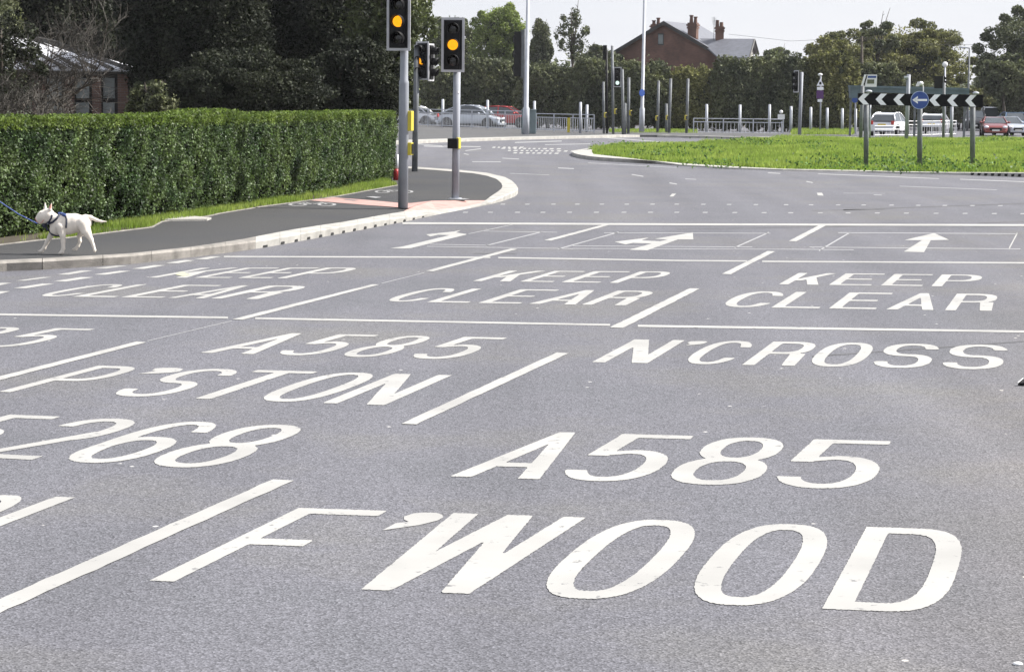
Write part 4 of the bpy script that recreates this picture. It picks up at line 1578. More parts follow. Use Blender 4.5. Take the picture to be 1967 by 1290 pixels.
tree('roadside_bush', 'low olive bush left of the right hand cars', 'bush', 1838, 1912, 168, 236, 200, M['oliveleaf'], nleaf=8000, leaf=.28, nclump=40, depth=.7, shape='bush', seed=52, core=.8, rc=.2, group=BG)
tree('broadleaf_tree', 'bright yellow-green tree left of the tall lamp column', 'tree', 900, 1022, 4, 150, 215, M['brightleaf'], nleaf=30000, leaf=.22, nclump=80, seed=61, core=.55, rc=.19)
tree('broadleaf_tree', 'darker green tree between the second signal head and the bright tree', 'tree', 812, 925, 22, 160, 225, M['midleaf'], nleaf=20000, leaf=.24, nclump=52, seed=62, core=.58, rc=.2)
tree('conifer_tree', 'dark pointed conifer just right of the tall lamp column', 'tree', 1005, 1070, 12, 150, 205, M['bushleaf'], nleaf=15000, leaf=.22, nclump=70, shape='cone', seed=63, core=.6, rc=.22)
tree('thin_tree', 'thin almost leafless young tree against the sky left of the house', 'tree', 1064, 1134, 18, 122, 180, M['bushleaf'], nleaf=2600, leaf=.19, nclump=60, seed=64, core=0, rc=.2, fill=0)
tree('broadleaf_tree', 'round dark tree behind the bushes left of the house', 'tree', 1100, 1200, 88, 160, 190, M['bushleaf'], nleaf=14000, leaf=.22, nclump=40, seed=65, core=.7, rc=.22)
tree('broadleaf_tree', 'broad olive tree above the left of the chevron sign', 'tree', 1532, 1690, 56, 190, 190, M['oliveleaf'], nleaf=28000, leaf=.22, nclump=90, seed=66, core=.60, rc=.17)
tree('broadleaf_tree', 'large domed olive tree behind the chevron sign', 'tree', 1632, 1872, 38, 205, 200, M['oliveleaf'], nleaf=56000, leaf=.23, nclump=150, seed=67, core=.60, rc=.15)
tree('broadleaf_tree', 'big dark tree at the right edge of the photo', 'tree', 1862, 2120, 6, 250, 185, M['bushleaf'], nleaf=56000, leaf=.23, nclump=150, seed=68, core=.60, rc=.15)
tree('roadside_bush', 'dark bush under the right edge tree behind the cars', 'bush', 1895, 2100, 140, 240, 192, M['bushleaf'], nleaf=16000, leaf=.28, nclump=60, depth=.5, shape='bush', seed=73, core=.8, rc=.2, group=BG)
tree('broadleaf_tree', 'far small tree on the skyline right of the house', 'tree', 1450, 1530, 92, 150, 260, M['midleaf'], nleaf=6000, leaf=.34, nclump=36, seed=69, core=.7, rc=.22)
tree('broadleaf_tree', 'lower dark branches under the right edge tree', 'tree', 1870, 1985, 100, 190, 176, M['bushleaf'], nleaf=9000, leaf=.32, nclump=46, seed=70, core=.5, rc=.2)
tree('conifer_tree', 'thin twiggy tree top above the large domed olive tree', 'tree', 1640, 1730, 36, 110, 193, M['bushleaf'], nleaf=2200, leaf=.30, nclump=34, seed=71, core=0, rc=.2, fill=0)
# far wood closing the horizon
Cw = []
for k in range(150):
    x = rnd.uniform(-300, 2500)
    Y = rnd.uniform(290, 330)
    p = AT(x, 200, Y)
    hgt = rnd.uniform(4.0, 6.5)
    m = 330
    q = nr.normal(size=(m, 3)) * np.array([3.2, 2.0, hgt * .32]) + np.array([p.x, Y, hgt * .45])
    q[:, 2] = np.abs(q[:, 2])
    Cw.append(q)
ex = []
o = leaves('far_wood', np.vstack(Cw), 0.9, M['bushleaf'], out=None, aspect=.8)
tag(o, 'low dark belt of far trees along the horizon', 'wood', kind='stuff')


# ================================================================== BUILDINGS
# ---- brick house beyond the bushes: gable end towards us, ridge running away to the right
HY = 190.0
FI = R(66)
rd = Vector((math.cos(FI), math.sin(FI), 0))          # ridge direction, away from us
gd = Vector((math.sin(FI), -math.cos(FI), 0))         # along the gable wall, to the right and nearer
apex = AT(1277, 47, HY)
eaL, eaR = AT(1184.6, 101, HY), AT(1391, 112, HY)
house = thing('brick_house', 'red-brown brick house with slate roof and tall chimneys above the bushes', 'house', (apex.x, HY, 0))
A0 = Vector((apex.x, HY, apex.z))


def on_gable(px, py):
    """point of the gable plane seen at this pixel"""
    d = ray(px, py)
    n = rd
    t = (A0 - Vector((0, 0, CAMH))).dot(n) / d.dot(n)
    return Vector((0, 0, CAMH)) + d * t


gl, gr = on_gable(1184.6, 101), on_gable(1391, 112)
apx = on_gable(1277, 46.5)
low_l, low_r = Vector((gl.x, gl.y, 0)), Vector((gr.x, gr.y, 0))
LEN = 8.5
mb = MB().prism([low_l, low_r, gr, apx, gl], rd * LEN)
obj('wall', mb, M['brick'], house, world=True)
mb = MB()
ov = -rd * 0.35
for a, b in ((apx, gl), (apx, gr)):
    dn = (b - a).normalized()
    a2, b2 = a + Vector((0, 0, .10)), b + dn * 0.45 + Vector((0, 0, .06))
    mb.prism([a2 + ov, b2 + ov, b2 + ov + Vector((0, 0, .16)), a2 + ov + Vector((0, 0, .16))], rd * (LEN + .7))
roof = obj('roof', mb, M['slate'], house, world=True)
mb = MB()
for a, b in ((apx, gl), (apx, gr)):
    dn = (b - a).normalized()
    q = ov - rd * 0.03
    mb.prism([a + q + Vector((0, 0, .25)), b + dn * .45 + q + Vector((0, 0, .20)), b + dn * .45 + q - Vector((0, 0, .12)), a + q - Vector((0, 0, .07))], rd * 0.06)
obj('bargeboard', mb, M['fascia'], house, world=True)
f = -rd * 0.04
w0, w1, w2, w3 = [on_gable(*p) for p in ((1264, 87), (1275, 87.6), (1275, 64.5), (1264, 64))]
win = obj('window', MB().prism([w0 + f, w1 + f, w2 + f, w3 + f], rd * 0.05), M['fascia'], house, world=True)
cc = (w0 + w1 + w2 + w3) / 4
k4 = [cc + (p - cc) * .78 + f * 1.8 for p in (w0, w1, w2, w3)]
obj('pane', MB().prism(k4, rd * 0.03), M['glasspale'], win, world=True)


def chimney(x0, x1, ytop, ybot, pots, parent, off, ypot):
    """brick stack standing at distance off behind the gable plane"""
    pl = on_gable((x0 + x1) / 2, ybot)
    Yc = pl.y + off * rd.y
    a, b = AT(x0, ybot, Yc), AT(x1, ybot, Yc)
    t = AT(x0, ytop, Yc).z
    wd = b.x - a.x
    c = ((a.x + b.x) / 2, Yc, 0)
    mb = MB()
    mb.box((c[0], Yc, (a.z + t) / 2 - .4), (wd * .86, .62, t - a.z + .8), FI - math.pi / 2)
    mb.box((c[0], Yc, t - .42), (wd, .74, .16), FI - math.pi / 2)
    mb.box((c[0], Yc, t - .20), (wd * 1.08, .84, .14), FI - math.pi / 2)
    mb.box((c[0], Yc, t - .06), (wd * .9, .66, .12), FI - math.pi / 2)
    ch = obj('chimney', mb, M['brick'], parent, world=True)
    for pxp, ry in pots:
        p = AT(pxp, ytop, Yc)
        tp = AT(pxp, ry, Yc).z
        m = MB().tube([(p.x, Yc, t - .02), (p.x, Yc, t + (tp - t) * .8), (p.x, Yc, tp)], [.17, .13, .16], 10)
        m.tube([(p.x, Yc, tp), (p.x, Yc, tp + .07)], [.19, .19], 10)
        obj('chimney_pot', m, M['brick'], ch, world=True, smooth=False)
    return ch


chimney(1321, 1341, 44, 74, ((1328, 31), (1336, 34)), house, 0.35, 30)
chimney(1250.5, 1268, 47, 66, ((1256, 41), (1264.5, 36)), house, 0.8, 36)
# wing with its ridge running to the right, darker slope facing us, white gable end
WY = gr.y - 0.5
r0, r1 = AT(1340, 76.8, WY + 3.0), AT(1448, 77.6, WY + 0.2)
e0, e1 = AT(1378, 111.5, WY - 1.5), AT(1438, 113.5, WY - 3.2)
b1 = AT(1456, 105, WY + 2.6)
b0 = AT(1400, 105, WY + 5.6)
mb = MB()
mb.prism([r0, r1, e1, e0], (0, 0.05, 0.12))
mb.prism([r0, b0, b1, r1], (0, 0.05, 0.12))
wing_roof = obj('wing_roof', mb, M['slate'], house, world=True)
wl = [Vector((e0.x, e0.y + .35, 0)), Vector((e1.x - .25, e1.y + .35, 0)), Vector((b1.x - .4, b1.y - .3, 0)), Vector((b0.x, b0.y - .3, 0))]
mb = MB()
top = [Vector((e0.x, e0.y + .35, e0.z)), Vector((e1.x - .25, e1.y + .35, e1.z)), Vector((b1.x - .4, b1.y - .3, b1.z)), Vector((b0.x, b0.y - .3, b0.z))]
mb.add(wl + top, [(0, 1, 5, 4), (1, 2, 6, 5), (2, 3, 7, 6), (3, 0, 4, 7)])
rr = Vector((r1.x - .3, r1.y, r1.z - .05))
mb.add([top[1], top[2], rr], [(0, 1, 2)])
obj('wing_wall', mb, M['render'], house, world=True)
mb = MB()
for p, q in ((r1, e1), (r1, b1)):
    mb.tube([p + Vector((.05, 0, .05)), q + Vector((.05, 0, .02))], .09, 4)
obj('wing_bargeboard', mb, M['fascia'], house, world=True)
Yc = WY + 2.0
a, b = AT(1373, 76, Yc), AT(1391, 76, Yc)
t = AT(1373, 51, Yc).z
mb = MB()
c = ((a.x + b.x) / 2, Yc)
wd = b.x - a.x
mb.box((c[0], Yc, (a.z + t) / 2 - .4), (wd * .84, .6, t - a.z + .8))
mb.box((c[0], Yc, t - .40), (wd * .98, .72, .16))
mb.box((c[0], Yc, t - .16), (wd * 1.05, .8, .16))
ch = obj('chimney', mb, M['brick'], house, world=True)
for pxp, ry in ((1378, 39), (1386, 43)):
    p = AT(pxp, ry, Yc)
    obj('chimney_pot', MB().tube([(p.x, Yc, t - .1), (p.x, Yc, p.z)], [.17, .15], 10), M['brick'], ch, world=True)
p = AT(1371.5, 51, Yc - .5)
mb = MB().tube([(p.x, Yc - .5, p.z - 1.2), (p.x, Yc - .5, AT(1371.5, 33, Yc).z)], .025, 5)
for k in range(6):
    z = AT(1371.5, 35 + k * 2.4, Yc).z
    mb.tube([(p.x - .25 + .02 * k, Yc - .5, z), (p.x + .2, Yc - .5, z - .03)], .012, 4)
obj('aerial', mb, M['poledark'], house, world=True)

# ---- low building with translucent roof behind the hedge
BY = 66.0
bld = thing('garden_building', 'low brown brick building with pale translucent hipped roof behind bare shrubs', 'building', AT(160, 300, BY) * Vector((1, 1, 0)) if False else (AT(160, 200, BY).x, BY, FW))


def bx(x0, x1, y0, y1, yn, th):
    """box face seen between pixels at distance yn, th metres deep"""
    a, b = AT(x0, y1, yn), AT(x1, y0, yn)
    return MB().box(((a.x + b.x) / 2, yn + th / 2, (a.z + b.z) / 2), (abs(b.x - a.x), th, abs(b.z - a.z)))


zg = AT(160, 320, BY).z
for x0, x1 in ((63, 86), (125, 141.5), (178, 193.5), (227, 246)):
    obj('brick_pier', bx(x0, x1, 139, 290, BY, .34), M['brickdark'], bld, world=True)
obj('fascia', bx(40, 250, 134.5, 141, BY - .12, .12), M['fascia'], bld, world=True)
obj('gutter', MB().tube([AT(46, 134, BY - .2), AT(248, 136.5, BY - .2)], .035, 8), M['polelight'], bld, world=True)
for x0, x1 in ((86, 125), (141.5, 178), (193.5, 227)):
    fr = bx(x0, x1, 139, 290, BY + .16, .05)
    wnd = obj('window', fr, M['black'], bld, world=True)
    for (ya, yb) in ((150, 189), (197, 286)):
        obj('pane', bx(x0 + 5, x1 - 7, ya, yb, BY + .13, .02), M['glasspale'], wnd, world=True)
# hipped roof of pale panels between dark bars
rt0, rt1 = AT(-70, 50, BY + 2.2), AT(112, 88, BY + 2.2)
ev0, ev1 = AT(-90, 132, BY - .2), AT(246, 136, BY - .2)
mb = MB()
mb.prism([ev0, ev1, rt1, rt0], (0, .03, .03))
rf = obj('roof', mb, M['roofglass'], bld, world=True)
obj('roof', MB().prism([ev1, Vector((ev1.x, BY + 3.8, ev1.z)), Vector((rt1.x, rt1.y, rt1.z))], (0.02, 0, .03)), M['roofglass'], bld, world=True)
for k in range(7):
    rx = 112 - 30 * k
    r_ = AT(rx, 88 - (112 - rx) * .209, BY + 2.2)
    e = AT(rx + 134, 136 - (112 - rx) * .012, BY - .2)
    lift = Vector((0, -.03, .05))
    obj('glazing_bar', MB().tube([r_ + lift, e + lift], .075 if k else .09, 4), M['fascia'], rf, world=True)
obj('ridge', MB().tube([rt0 + Vector((0, 0, .07)), rt1 + Vector((0, 0, .07))], .08, 5), M['fascia'], rf, world=True)

# ================================================================== STREET FURNITURE
def pole_path(bx_, by_, tx, ty, Y, z0):
    b, t = AT(bx_, by_, Y), AT(tx, ty, Y)
    return Vector((b.x, Y, z0)), Vector((t.x, Y, t.z))


def head(parent, px, ptop, pbot, Y, rz=0.0, wfac=0.43, lit=None, litmat='amber', border=True, doff=0.13, board=True):
    """three-lens signal head; local -Y is the face"""
    c = AT(px, (ptop + pbot) / 2, Y)
    H = AT(px, ptop, Y).z - AT(px, pbot, Y).z
    Wd = H * wfac
    m = Matrix.Rotation(rz, 3, 'Z')
    off = Vector(parent.location)

    def place(mb):
        v = []
        for p in mb.v:
            q = m @ (Vector(p) + Vector((0, -doff, 0))) + c - off
            v.append(tuple(q))
        mb.v = v
        return mb
    bw = H * 0.045
    if board:
        b = MB()
        x0, x1, z0, z1 = -Wd / 2, Wd / 2, -H / 2, H / 2
        b.box((x0 + bw / 2, 0, 0), (bw, .02, H)).box((x1 - bw / 2, 0, 0), (bw, .02, H))
        b.box((0, 0, z1 - bw / 2), (Wd - 2 * bw, .02, bw)).box((0, 0, z0 + bw / 2), (Wd - 2 * bw, .02, bw))
        obj('board_border', place(b), M['border'], parent)
        obj('backing_board', place(MB().box((0, .004, 0), (Wd - 2 * bw, .012, H - 2 * bw))), M['black'], parent)
    hb = MB().box((0, 0.05, 0), (Wd * .60, .17, H * .90))
    obj('housing', place(hb), M['black'], parent, bevel=0.012)
    r_ = H * 0.098
    for i, zc in enumerate((H * .29, 0, -H * .29)):
        on = lit is not None and i == lit
        if on:
            ln = MB().ball((0, -.035, zc), r_, 20, 8, (1, .25, 1))
        else:
            ln = MB().ball((0, -.03, zc), r_, 20, 8, (1, .2, 1))
        obj('lens', place(ln), M[litmat] if on else M['lens'], parent, smooth=True)
        # visor: open-bottomed hood
        vs, fs = [], []
        n = 18
        for k in range(n + 1):
            a = math.radians(-42 + 264 * k / n)
            ln_ = 0.20 * (0.55 + 0.45 * max(0, math.sin(a) * .5 + .5)) * H / 1.1
            for rr_, yy in ((1.22, -.035), (1.18, -.035 - ln_), (1.10, -.035 - ln_), (1.14, -.035)):
                vs.append((math.cos(a) * r_ * rr_, yy, zc + math.sin(a) * r_ * rr_))
        for k in range(n):
            for j in range(4):
                fs.append((k * 4 + j, k * 4 + (j + 1) % 4, (k + 1) * 4 + (j + 1) % 4, (k + 1) * 4 + j))
        obj('visor', place(MB().add(vs, fs)), M['black'], parent, smooth=True)
    return c


def button_box(parent, c, rz=0.0, sz=(.12, .10, .22), mat='yellow', face=True):
    off = Vector(parent.location)
    m = Matrix.Rotation(rz, 3, 'Z')
    b = MB().box((0, 0, 0), sz)
    b.v = [tuple(m @ Vector(p) + Vector(c) - off) for p in b.v]
    o = obj('push_button_unit', b, M[mat], parent, bevel=.012)
    if face:
        k = MB().box((0, -sz[1] / 2 - .006, 0), (sz[0] * .8, .012, sz[2] * .8))
        k.v = [tuple(m @ Vector(p) + Vector(c) - off) for p in k.v]
        obj('face_plate', k, M['black'], o)
    return o


# near tall signal
Y1 = G(774, 399.5, FW).y
b, t = pole_path(774, 399.5, 776.5, 96, Y1, FW)
sg = thing('traffic_signal', 'nearest and tallest grey signal post, its amber light half hidden by a visor', 'traffic signal', b)
mb = MB().tube([b, b.lerp(t, .79), b.lerp(t, .80), b.lerp(t, .81), b.lerp(t, 1.0), t + (t - b).normalized() * .9], [.090, .088, .088, .074, .072, .072], 20)
obj('pole', mb, M['pole'], sg, world=True, smooth=True)
head(sg, 769.5, -14, 98, Y1, R(-13), .425, lit=1)
c = AT(787.5, 232.5, Y1)
button_box(sg, (c.x, Y1 + .02, c.z), R(75), (.15, .10, .36), 'yellow', False)
c = AT(787, 286, Y1)
button_box(sg, (c.x, Y1 + .02, c.z), R(75), (.14, .10, .23), 'yellow', True)
# second signal
Y2 = G(875, 382, FW).y
b, t = pole_path(874.5, 382, 878, 132, Y2, FW)
sg = thing('traffic_signal', 'signal post on the footway corner with amber light facing the camera', 'traffic signal', b)
obj('pole', MB().tube([b, b.lerp(t, .5), t], [.074, .073, .072], 20), M['pole'], sg, world=True, smooth=True)
obj('collar', MB().tube([b - Vector((0, 0, .01)), b + Vector((0, 0, .02))], .13, 16), M['polelight'], sg, world=True)
head(sg, 871, 34.5, 139, Y2, R(-3), .43, lit=1)
c = AT(871, 275.5, Y2)
ub = button_box(sg, (c.x, Y2 - .10, c.z), R(-20), (.21, .12, .20), 'black', False)
c2 = AT(882, 275, Y2)
button_box(sg, (c2.x - .01, Y2 - .05, c2.z), R(-20), (.05, .14, .22), 'yellow', False)
obj('sticker', MB().tube([AT(879.5, 174.5, Y2 - .04), AT(879.5, 179.5, Y2 - .04)], .035, 10), M['white'], sg, world=True)
# third signal with two heads back to back
Y3 = G(797, 329.5, FW).y
b, t = pole_path(796.5, 329.5, 801, 84, Y3, FW)
b2 = b
sg = thing('traffic_signal', 'signal post with two back to back heads between the two nearer posts', 'traffic signal', b)
obj('pole', MB().tube([b, b.lerp(t, .99)], [.080, .076], 16), M['poledark'], sg, world=True, smooth=True)
off3 = AT(817, 120, Y3)
cx3 = AT(813.5, 120, Y3).x
head(sg, 813.5, 80, 154, Y3 + .05, R(-38), .43, lit=1, doff=.05)
head(sg, 821.5, 84, 156, Y3 + .05, R(72), .43, lit=None, doff=.10)
a_, c_ = AT(799, 100, Y3), AT(822, 100, Y3)
obj('bracket', MB().tube([a_, c_ + Vector((0, .05, 0))], .025, 8), M['poledark'], sg, world=True)
obj('bracket', MB().tube([AT(799, 150, Y3), AT(822, 150, Y3) + Vector((0, .05, 0))], .025, 8), M['poledark'], sg, world=True)

# lamp columns
def lamp_column(label, bx_, by_, tx, z0, rb, rt, arm=1.6, top=10.5):
    Y = G(bx_, by_, z0).y
    b, t = pole_path(bx_, by_, tx, 0, Y, z0)
    d = (t - b).normalized()
    L = top / d.z
    o = thing('lamp_column', label, 'lamp post', b)
    obj('column', MB().tube([b, b + d * 1.5, b + d * 1.56, b + d * L], [rb, rb * .95, rb * .66, rt], 16), M['polelight'], o, world=True, smooth=True)
    tp = b + d * L
    ar = obj('bracket_arm', MB().tube([tp, tp + Vector((arm * .5, 0, .25)), tp + Vector((arm, 0, .3))], [rt, rt * .8, rt * .7], 8), M['polelight'], o, world=True, smooth=True)
    lan = MB().ball((tp.x + arm + .3, tp.y, tp.z + .28), .32, 12, 6, (1, .45, .3))
    obj('lantern', lan, M['polelight'], o, world=True, smooth=True)
    return o, Y


lc1, YL = lamp_column('tall pale grey lamp column beside the roadside cabinet', 1010, 258.5, 1014.2, FW, .19, .085)
lc2, YL2 = lamp_column('tall pale lamp column carrying a small blue disc', 1232.5, 254, 1238.3, FW, .17, .085)
p = AT(1233, 178.5, YL2 - .2)
obj('blue_disc', MB().disc(p, .23, (0.8, -1, 0), .04, 20), M['signblue'], lc2, world=True)
# cabinet
YC = G(1016, 257, FW).y
a, b = AT(1001.5, 256.5, YC), AT(1030, 211.5, YC)
cab = thing('roadside_cabinet', 'grey-green roadside equipment cabinet beside the lamp column', 'cabinet', ((a.x + b.x) / 2, YC, FW))
w_, h_ = b.x - a.x, b.z - FW
obj('body', MB().box((0, 0, h_ / 2), (w_, .6, h_ - .02)), M['cabinet'], cab, bevel=.02)
obj('lid', MB().box((0, 0, h_ + .01), (w_ * 1.05, .68, .05)), M['cabinet'], cab, bevel=.015)
obj('door', MB().box((w_ * .12, -.31, h_ * .5), (w_ * .66, .025, h_ * .84)), M['cabinet'], cab, bevel=.008)

# guard rails
def guard_rail(label, P, h, panel=2.0, mat='rail', r=.035, nb=11, rb=.017):
    """P: foot points; posts at every panel, bars in between"""
    o = thing('guard_rail', label, 'railing', P[0])
    L = seg_lengths(P)
    n = max(1, round(L[-1] / panel))
    pts = [at_len(P, L, L[-1] * i / n) for i in range(n + 1)]
    for p in pts:
        obj('post', MB().box((p.x, p.y, p.z + h / 2), (.07, .07, h)), M[mat], o, world=True)
    for a, b in zip(pts, pts[1:]):
        mb = MB()
        d = b - a
        for zz in (h - .02, h - .24, .12):
            mb.tube([a + Vector((0, 0, zz)), b + Vector((0, 0, zz))], r, 6)
        for k in range(1, nb):
            q = a + d * k / nb
            mb.tube([q + Vector((0, 0, .12)), q + Vector((0, 0, h - .24))], rb, 4, cap=False)
        obj('rail_panel', mb, M[mat], o, world=True)
    return o


g0 = [G(x, y, FW) for x, y in ((752, 240.5), (804, 242.8), (900, 246.6), (1003, 250.5))]
guard_rail('long pale guard rail in front of the parked cars', g0, 1.24, 2.6, nb=10, r=.028, rb=.011)
g1 = [G(x, y, FW) for x, y in ((1030, 252), (1085, 254), (1141, 255.8))]
guard_rail('guard rail with a yellow marker right of the cabinet', g1, 1.12, r=.03, nb=9, rb=.013)
g2 = [G(x, y, 0.0) for x, y in ((1332, 257.5), (1420, 258.6), (1504, 259.5))]
guard_rail('guard rail in front of dark bushes below the house', g2, 1.02, r=.03, nb=8, rb=.012)
g3 = [G(x, y, 0.0) for x, y in ((1679, 263.5), (1740, 263.2))]
guard_rail('low white guard rail behind the rear of the white hatchback', g3, .72, 2.0, 'white', r=.026, nb=8, rb=.010)
g4 = [G(x, y, 0.0) for x, y in ((1742, 262.8), (1790, 262), (1836, 260.5))]
guard_rail('white guard rail right of the white hatchback', g4, 1.0, 1.6, 'white', r=.026, nb=5, rb=.009)


def simple_post(label, bx_, by_, tx, ty, wpx, z0=0.0, mat='pole', name='post', cat='post', group=None):
    Y = G(bx_, by_, z0).y
    b, t = pole_path(bx_, by_, tx, ty, Y, z0)
    o = thing(name, label, cat, b, group)
    r_ = wpx / 4200 * Y / 2
    obj('shaft', MB().tube([b, t], [r_, r_], 12), M[mat], o, world=True, smooth=True)
    obj('cap', MB().tube([t, t + Vector((0, 0, .03))], [r_ * 1.05, r_ * .7], 12), M[mat], o, world=True)
    return o, Y


GB = 'short grey posts beyond the junction'
for lab, x, yt, yb, z0 in (
        ('short grey post behind the parked silver car', 850, 191.5, 243, FW), ('short grey post behind the red parked car roof', 936, 193, 246, FW),
        ('short grey post just right of the roadside cabinet', 1026, 195, 251, FW), ('short grey post near the right end of the middle guard rail', 1114.5, 197, 256, FW),
        ('thin short grey post at the very end of the middle guard rail', 1127, 202, 254, FW),
        ('first short post standing through the guard rail below the house', 1357, 201, 257.5, 0), ('second short post standing through the guard rail below the house', 1421, 202, 257.5, 0),
        ('third short post standing through the guard rail below the house', 1477.7, 201.5, 257.5, 0), ('short post just right of the small white sign', 1519, 205, 255.5, 0),
        ('short post left of the warning triangle', 1557, 206.5, 255.5, 0), ('short post right of the warning triangle', 1588.5, 208, 255.5, 0),
        ('short post halfway between the warning triangle and the chevron sign', 1617.5, 209, 256, 0), ('short post under the small blue disc', 1643, 210, 258, 0)):
    simple_post(lab, x, yb, x + .6, yt, 5.2, z0, 'polelight', 'short_post', 'post', GB)
# yellow marker on the middle rail
Y = G(1092, 254.5, FW).y - .3
mk = thing('marker_post', 'yellow marker on the guard rail right of the cabinet', 'marker', (AT(1092, 254, Y).x, Y, FW))
zt = AT(1092, 226, Y).z - FW
obj('body', MB().box((0, 0, zt * .5), (.16, .05, zt)), M['yellow'], mk, bevel=.01)
obj('cap', MB().box((0, 0, zt + .02), (.18, .07, .04)), M['black'], mk)

# bundle of signal posts in the middle distance
GS = 'tall grey signal posts at the central crossing'
defs = [('tall post with a yellow button, leftmost of the central group', 1160, 256.5, 1159, 158, 4.6, 1162.6, 221, None),
        ('central signal post with a green lit head in a white border', 1178, 257.5, 1176, 89, 5.0, 1182, 214, 'green'),
        ('thick tall grey post right of the green lit signal', 1197, 258.5, 1195.5, 134, 5.4, None, None, None),
        ('grey post with yellow button just left of the blue disc lamp column', 1207, 257, 1208, 150, 5.4, 1211, 217, None),
        ('tall post with a low yellow button just right of the blue disc lamp column', 1263, 258.5, 1265, 156, 5.2, 1261, 227, None),
        ('tall grey post close beside a short post with yellow button', 1285, 259, 1288.5, 152, 5.4, None, None, None),
        ('last tall post with yellow button left of the lower guard rail', 1318.5, 259.5, 1321.6, 152, 5.4, 1317, 226, None),
        ('medium post with a yellow button beside the tall post', 1280, 258, 1280, 200, 5.0, 1281, 226, None),
        ('medium post between the thick post and the button post', 1201, 257.6, 1201, 199, 4.4, None, None, None)]
for lab, bx0, by0, tx, ty, wpx, byx, byy, hd in defs:
    o, Y = simple_post(lab, bx0, by0, tx, ty, wpx, 0.0 if bx0 > 1240 else FW, 'poledark', 'signal_post', 'traffic signal' if hd else 'post', GS)
    if byx:
        c = AT(byx, byy, Y)
        button_box(o, (c.x, Y - .12, c.z), R(40), (.13, .12, .30), 'yellow', True)
    if hd:
        head(o, 1185.8, 129, 167.5, Y - .15, R(4), .40, lit=2, litmat='green', doff=.05)
Ys = G(1168, 257.5, FW).y + 2
b, t = pole_path(1166, 256, 1165, 96, Ys, FW)
o = thing('signal_post', 'dark signal post seen from behind, left of the green lit signal', 'traffic signal', b, GS)
obj('shaft', MB().tube([b, t], .07, 10), M['black'], o, world=True, smooth=True)
head(o, 1162, 85.5, 117, Ys, R(180), .40, lit=None, doff=.12, board=False)
# dark post and head left of the lamp column
Ys = G(996, 256, FW).y + 6
b, t = pole_path(1006, 254, 1008, 56, Ys, FW)
o = thing('signal_post', 'dark signal head seen from behind just left of the tall lamp column', 'traffic signal', b, GS)
obj('shaft', MB().tube([b, t], .08, 10), M['poledark'], o, world=True, smooth=True)
head(o, 994.5, 56, 152, Ys, R(170), .24, lit=None, doff=.05, board=False)
obj('backing_board', MB().box((AT(1003, 100, Ys).x, Ys - .02, AT(1003, 104, Ys).z), (.16, .03, AT(999, 58, Ys).z - AT(999, 150, Ys).z)), M['poledark'], o, world=True)
# signal on the right
o, Y = simple_post('signal post with a white edged head on its left, right of the house', 1535.5, 263, 1540, 139.5, 6.6, 0, 'pole', 'signal_post', 'traffic signal', GS)
head(o, 1530, 135.5, 178, Y - .1, R(-65), .42, lit=None, doff=.02)
for yy in (140, 175):
    obj('bracket', MB().tube([AT(1531, yy, Y), AT(1539, yy, Y)], .03, 6), M['poledark'], o, world=True)
# posts behind the chevron sign
o, Y = simple_post('grey post left of the chevron sign carrying nothing at its top', 1653, 266.5, 1657, 166, 7, FW, 'poledark', 'signal_post', 'post', GS)
o, Y = simple_post('grey post rising above the chevron sign left of the blue arrow disc', 1741, 266.5, 1745.5, 144, 7.6, FW, 'pole', 'signal_post', 'traffic signal', GS)
c = AT(1740, 149, Y)
obj('detector', MB().box((c.x, Y - .1, c.z), (.22, .2, .14)), M['polelight'], o, world=True, bevel=.03)
o, Y = simple_post('thin dark post right of the blue arrow disc below the sign', 1812, 267.5, 1813.5, 160, 5.6, FW, 'poledark', 'signal_post', 'traffic signal', GS)
head(o, 1812, 146, 170, Y + .3, R(70), .42, lit=None, doff=.02)
obj('backing_board', MB().box((AT(1806, 158, Y).x, Y + .2, AT(1806, 158, Y).z), (AT(1817, 158, Y).x - AT(1797, 158, Y).x, .05, AT(1806, 146, Y).z - AT(1806, 170, Y).z)), M['black'], o, world=True)
o, Y = simple_post('pale post just left of the right support of the chevron sign', 1827, 267.5, 1828.5, 204, 6.4, FW, 'pole', 'signal_post', 'post', GS)
o, Y = simple_post('pale post close right of the left support of the chevron sign', 1671, 266, 1672, 200, 3.0, FW, 'polelight', 'signal_post', 'post', GS)
# globe beacon
Y = 150
b, t = pole_path(1815, 262, 1815.3, 128, Y, 0)
o = thing('belisha_beacon', 'white globe lamp on a thin pole above the chevron sign', 'lamp post', b)
obj('pole', MB().tube([b, t], .06, 8), M['polelight'], o, world=True, smooth=True)
obj('globe', MB().ball(AT(1815.3, 124, Y), .19, 16, 10), M['white'], o, world=True, smooth=True)
# street lamp on the right
Y = 170
b, t = pole_path(1858, 250, 1862.4, 93, Y, 0)
o = thing('street_lamp', 'thin street lamp with short arm to the left near the right edge', 'lamp post', b)
obj('column', MB().tube([b, b.lerp(t, .3), t], [.11, .08, .06], 10), M['poledark'], o, world=True, smooth=True)
e = AT(1852, 91.5, Y)
obj('arm', MB().tube([t, e], [.05, .045], 6), M['poledark'], o, world=True)
obj('lantern', MB().box((e.x - .12, Y, e.z), (.5, .2, .10)), M['polelight'], o, world=True, bevel=.02)
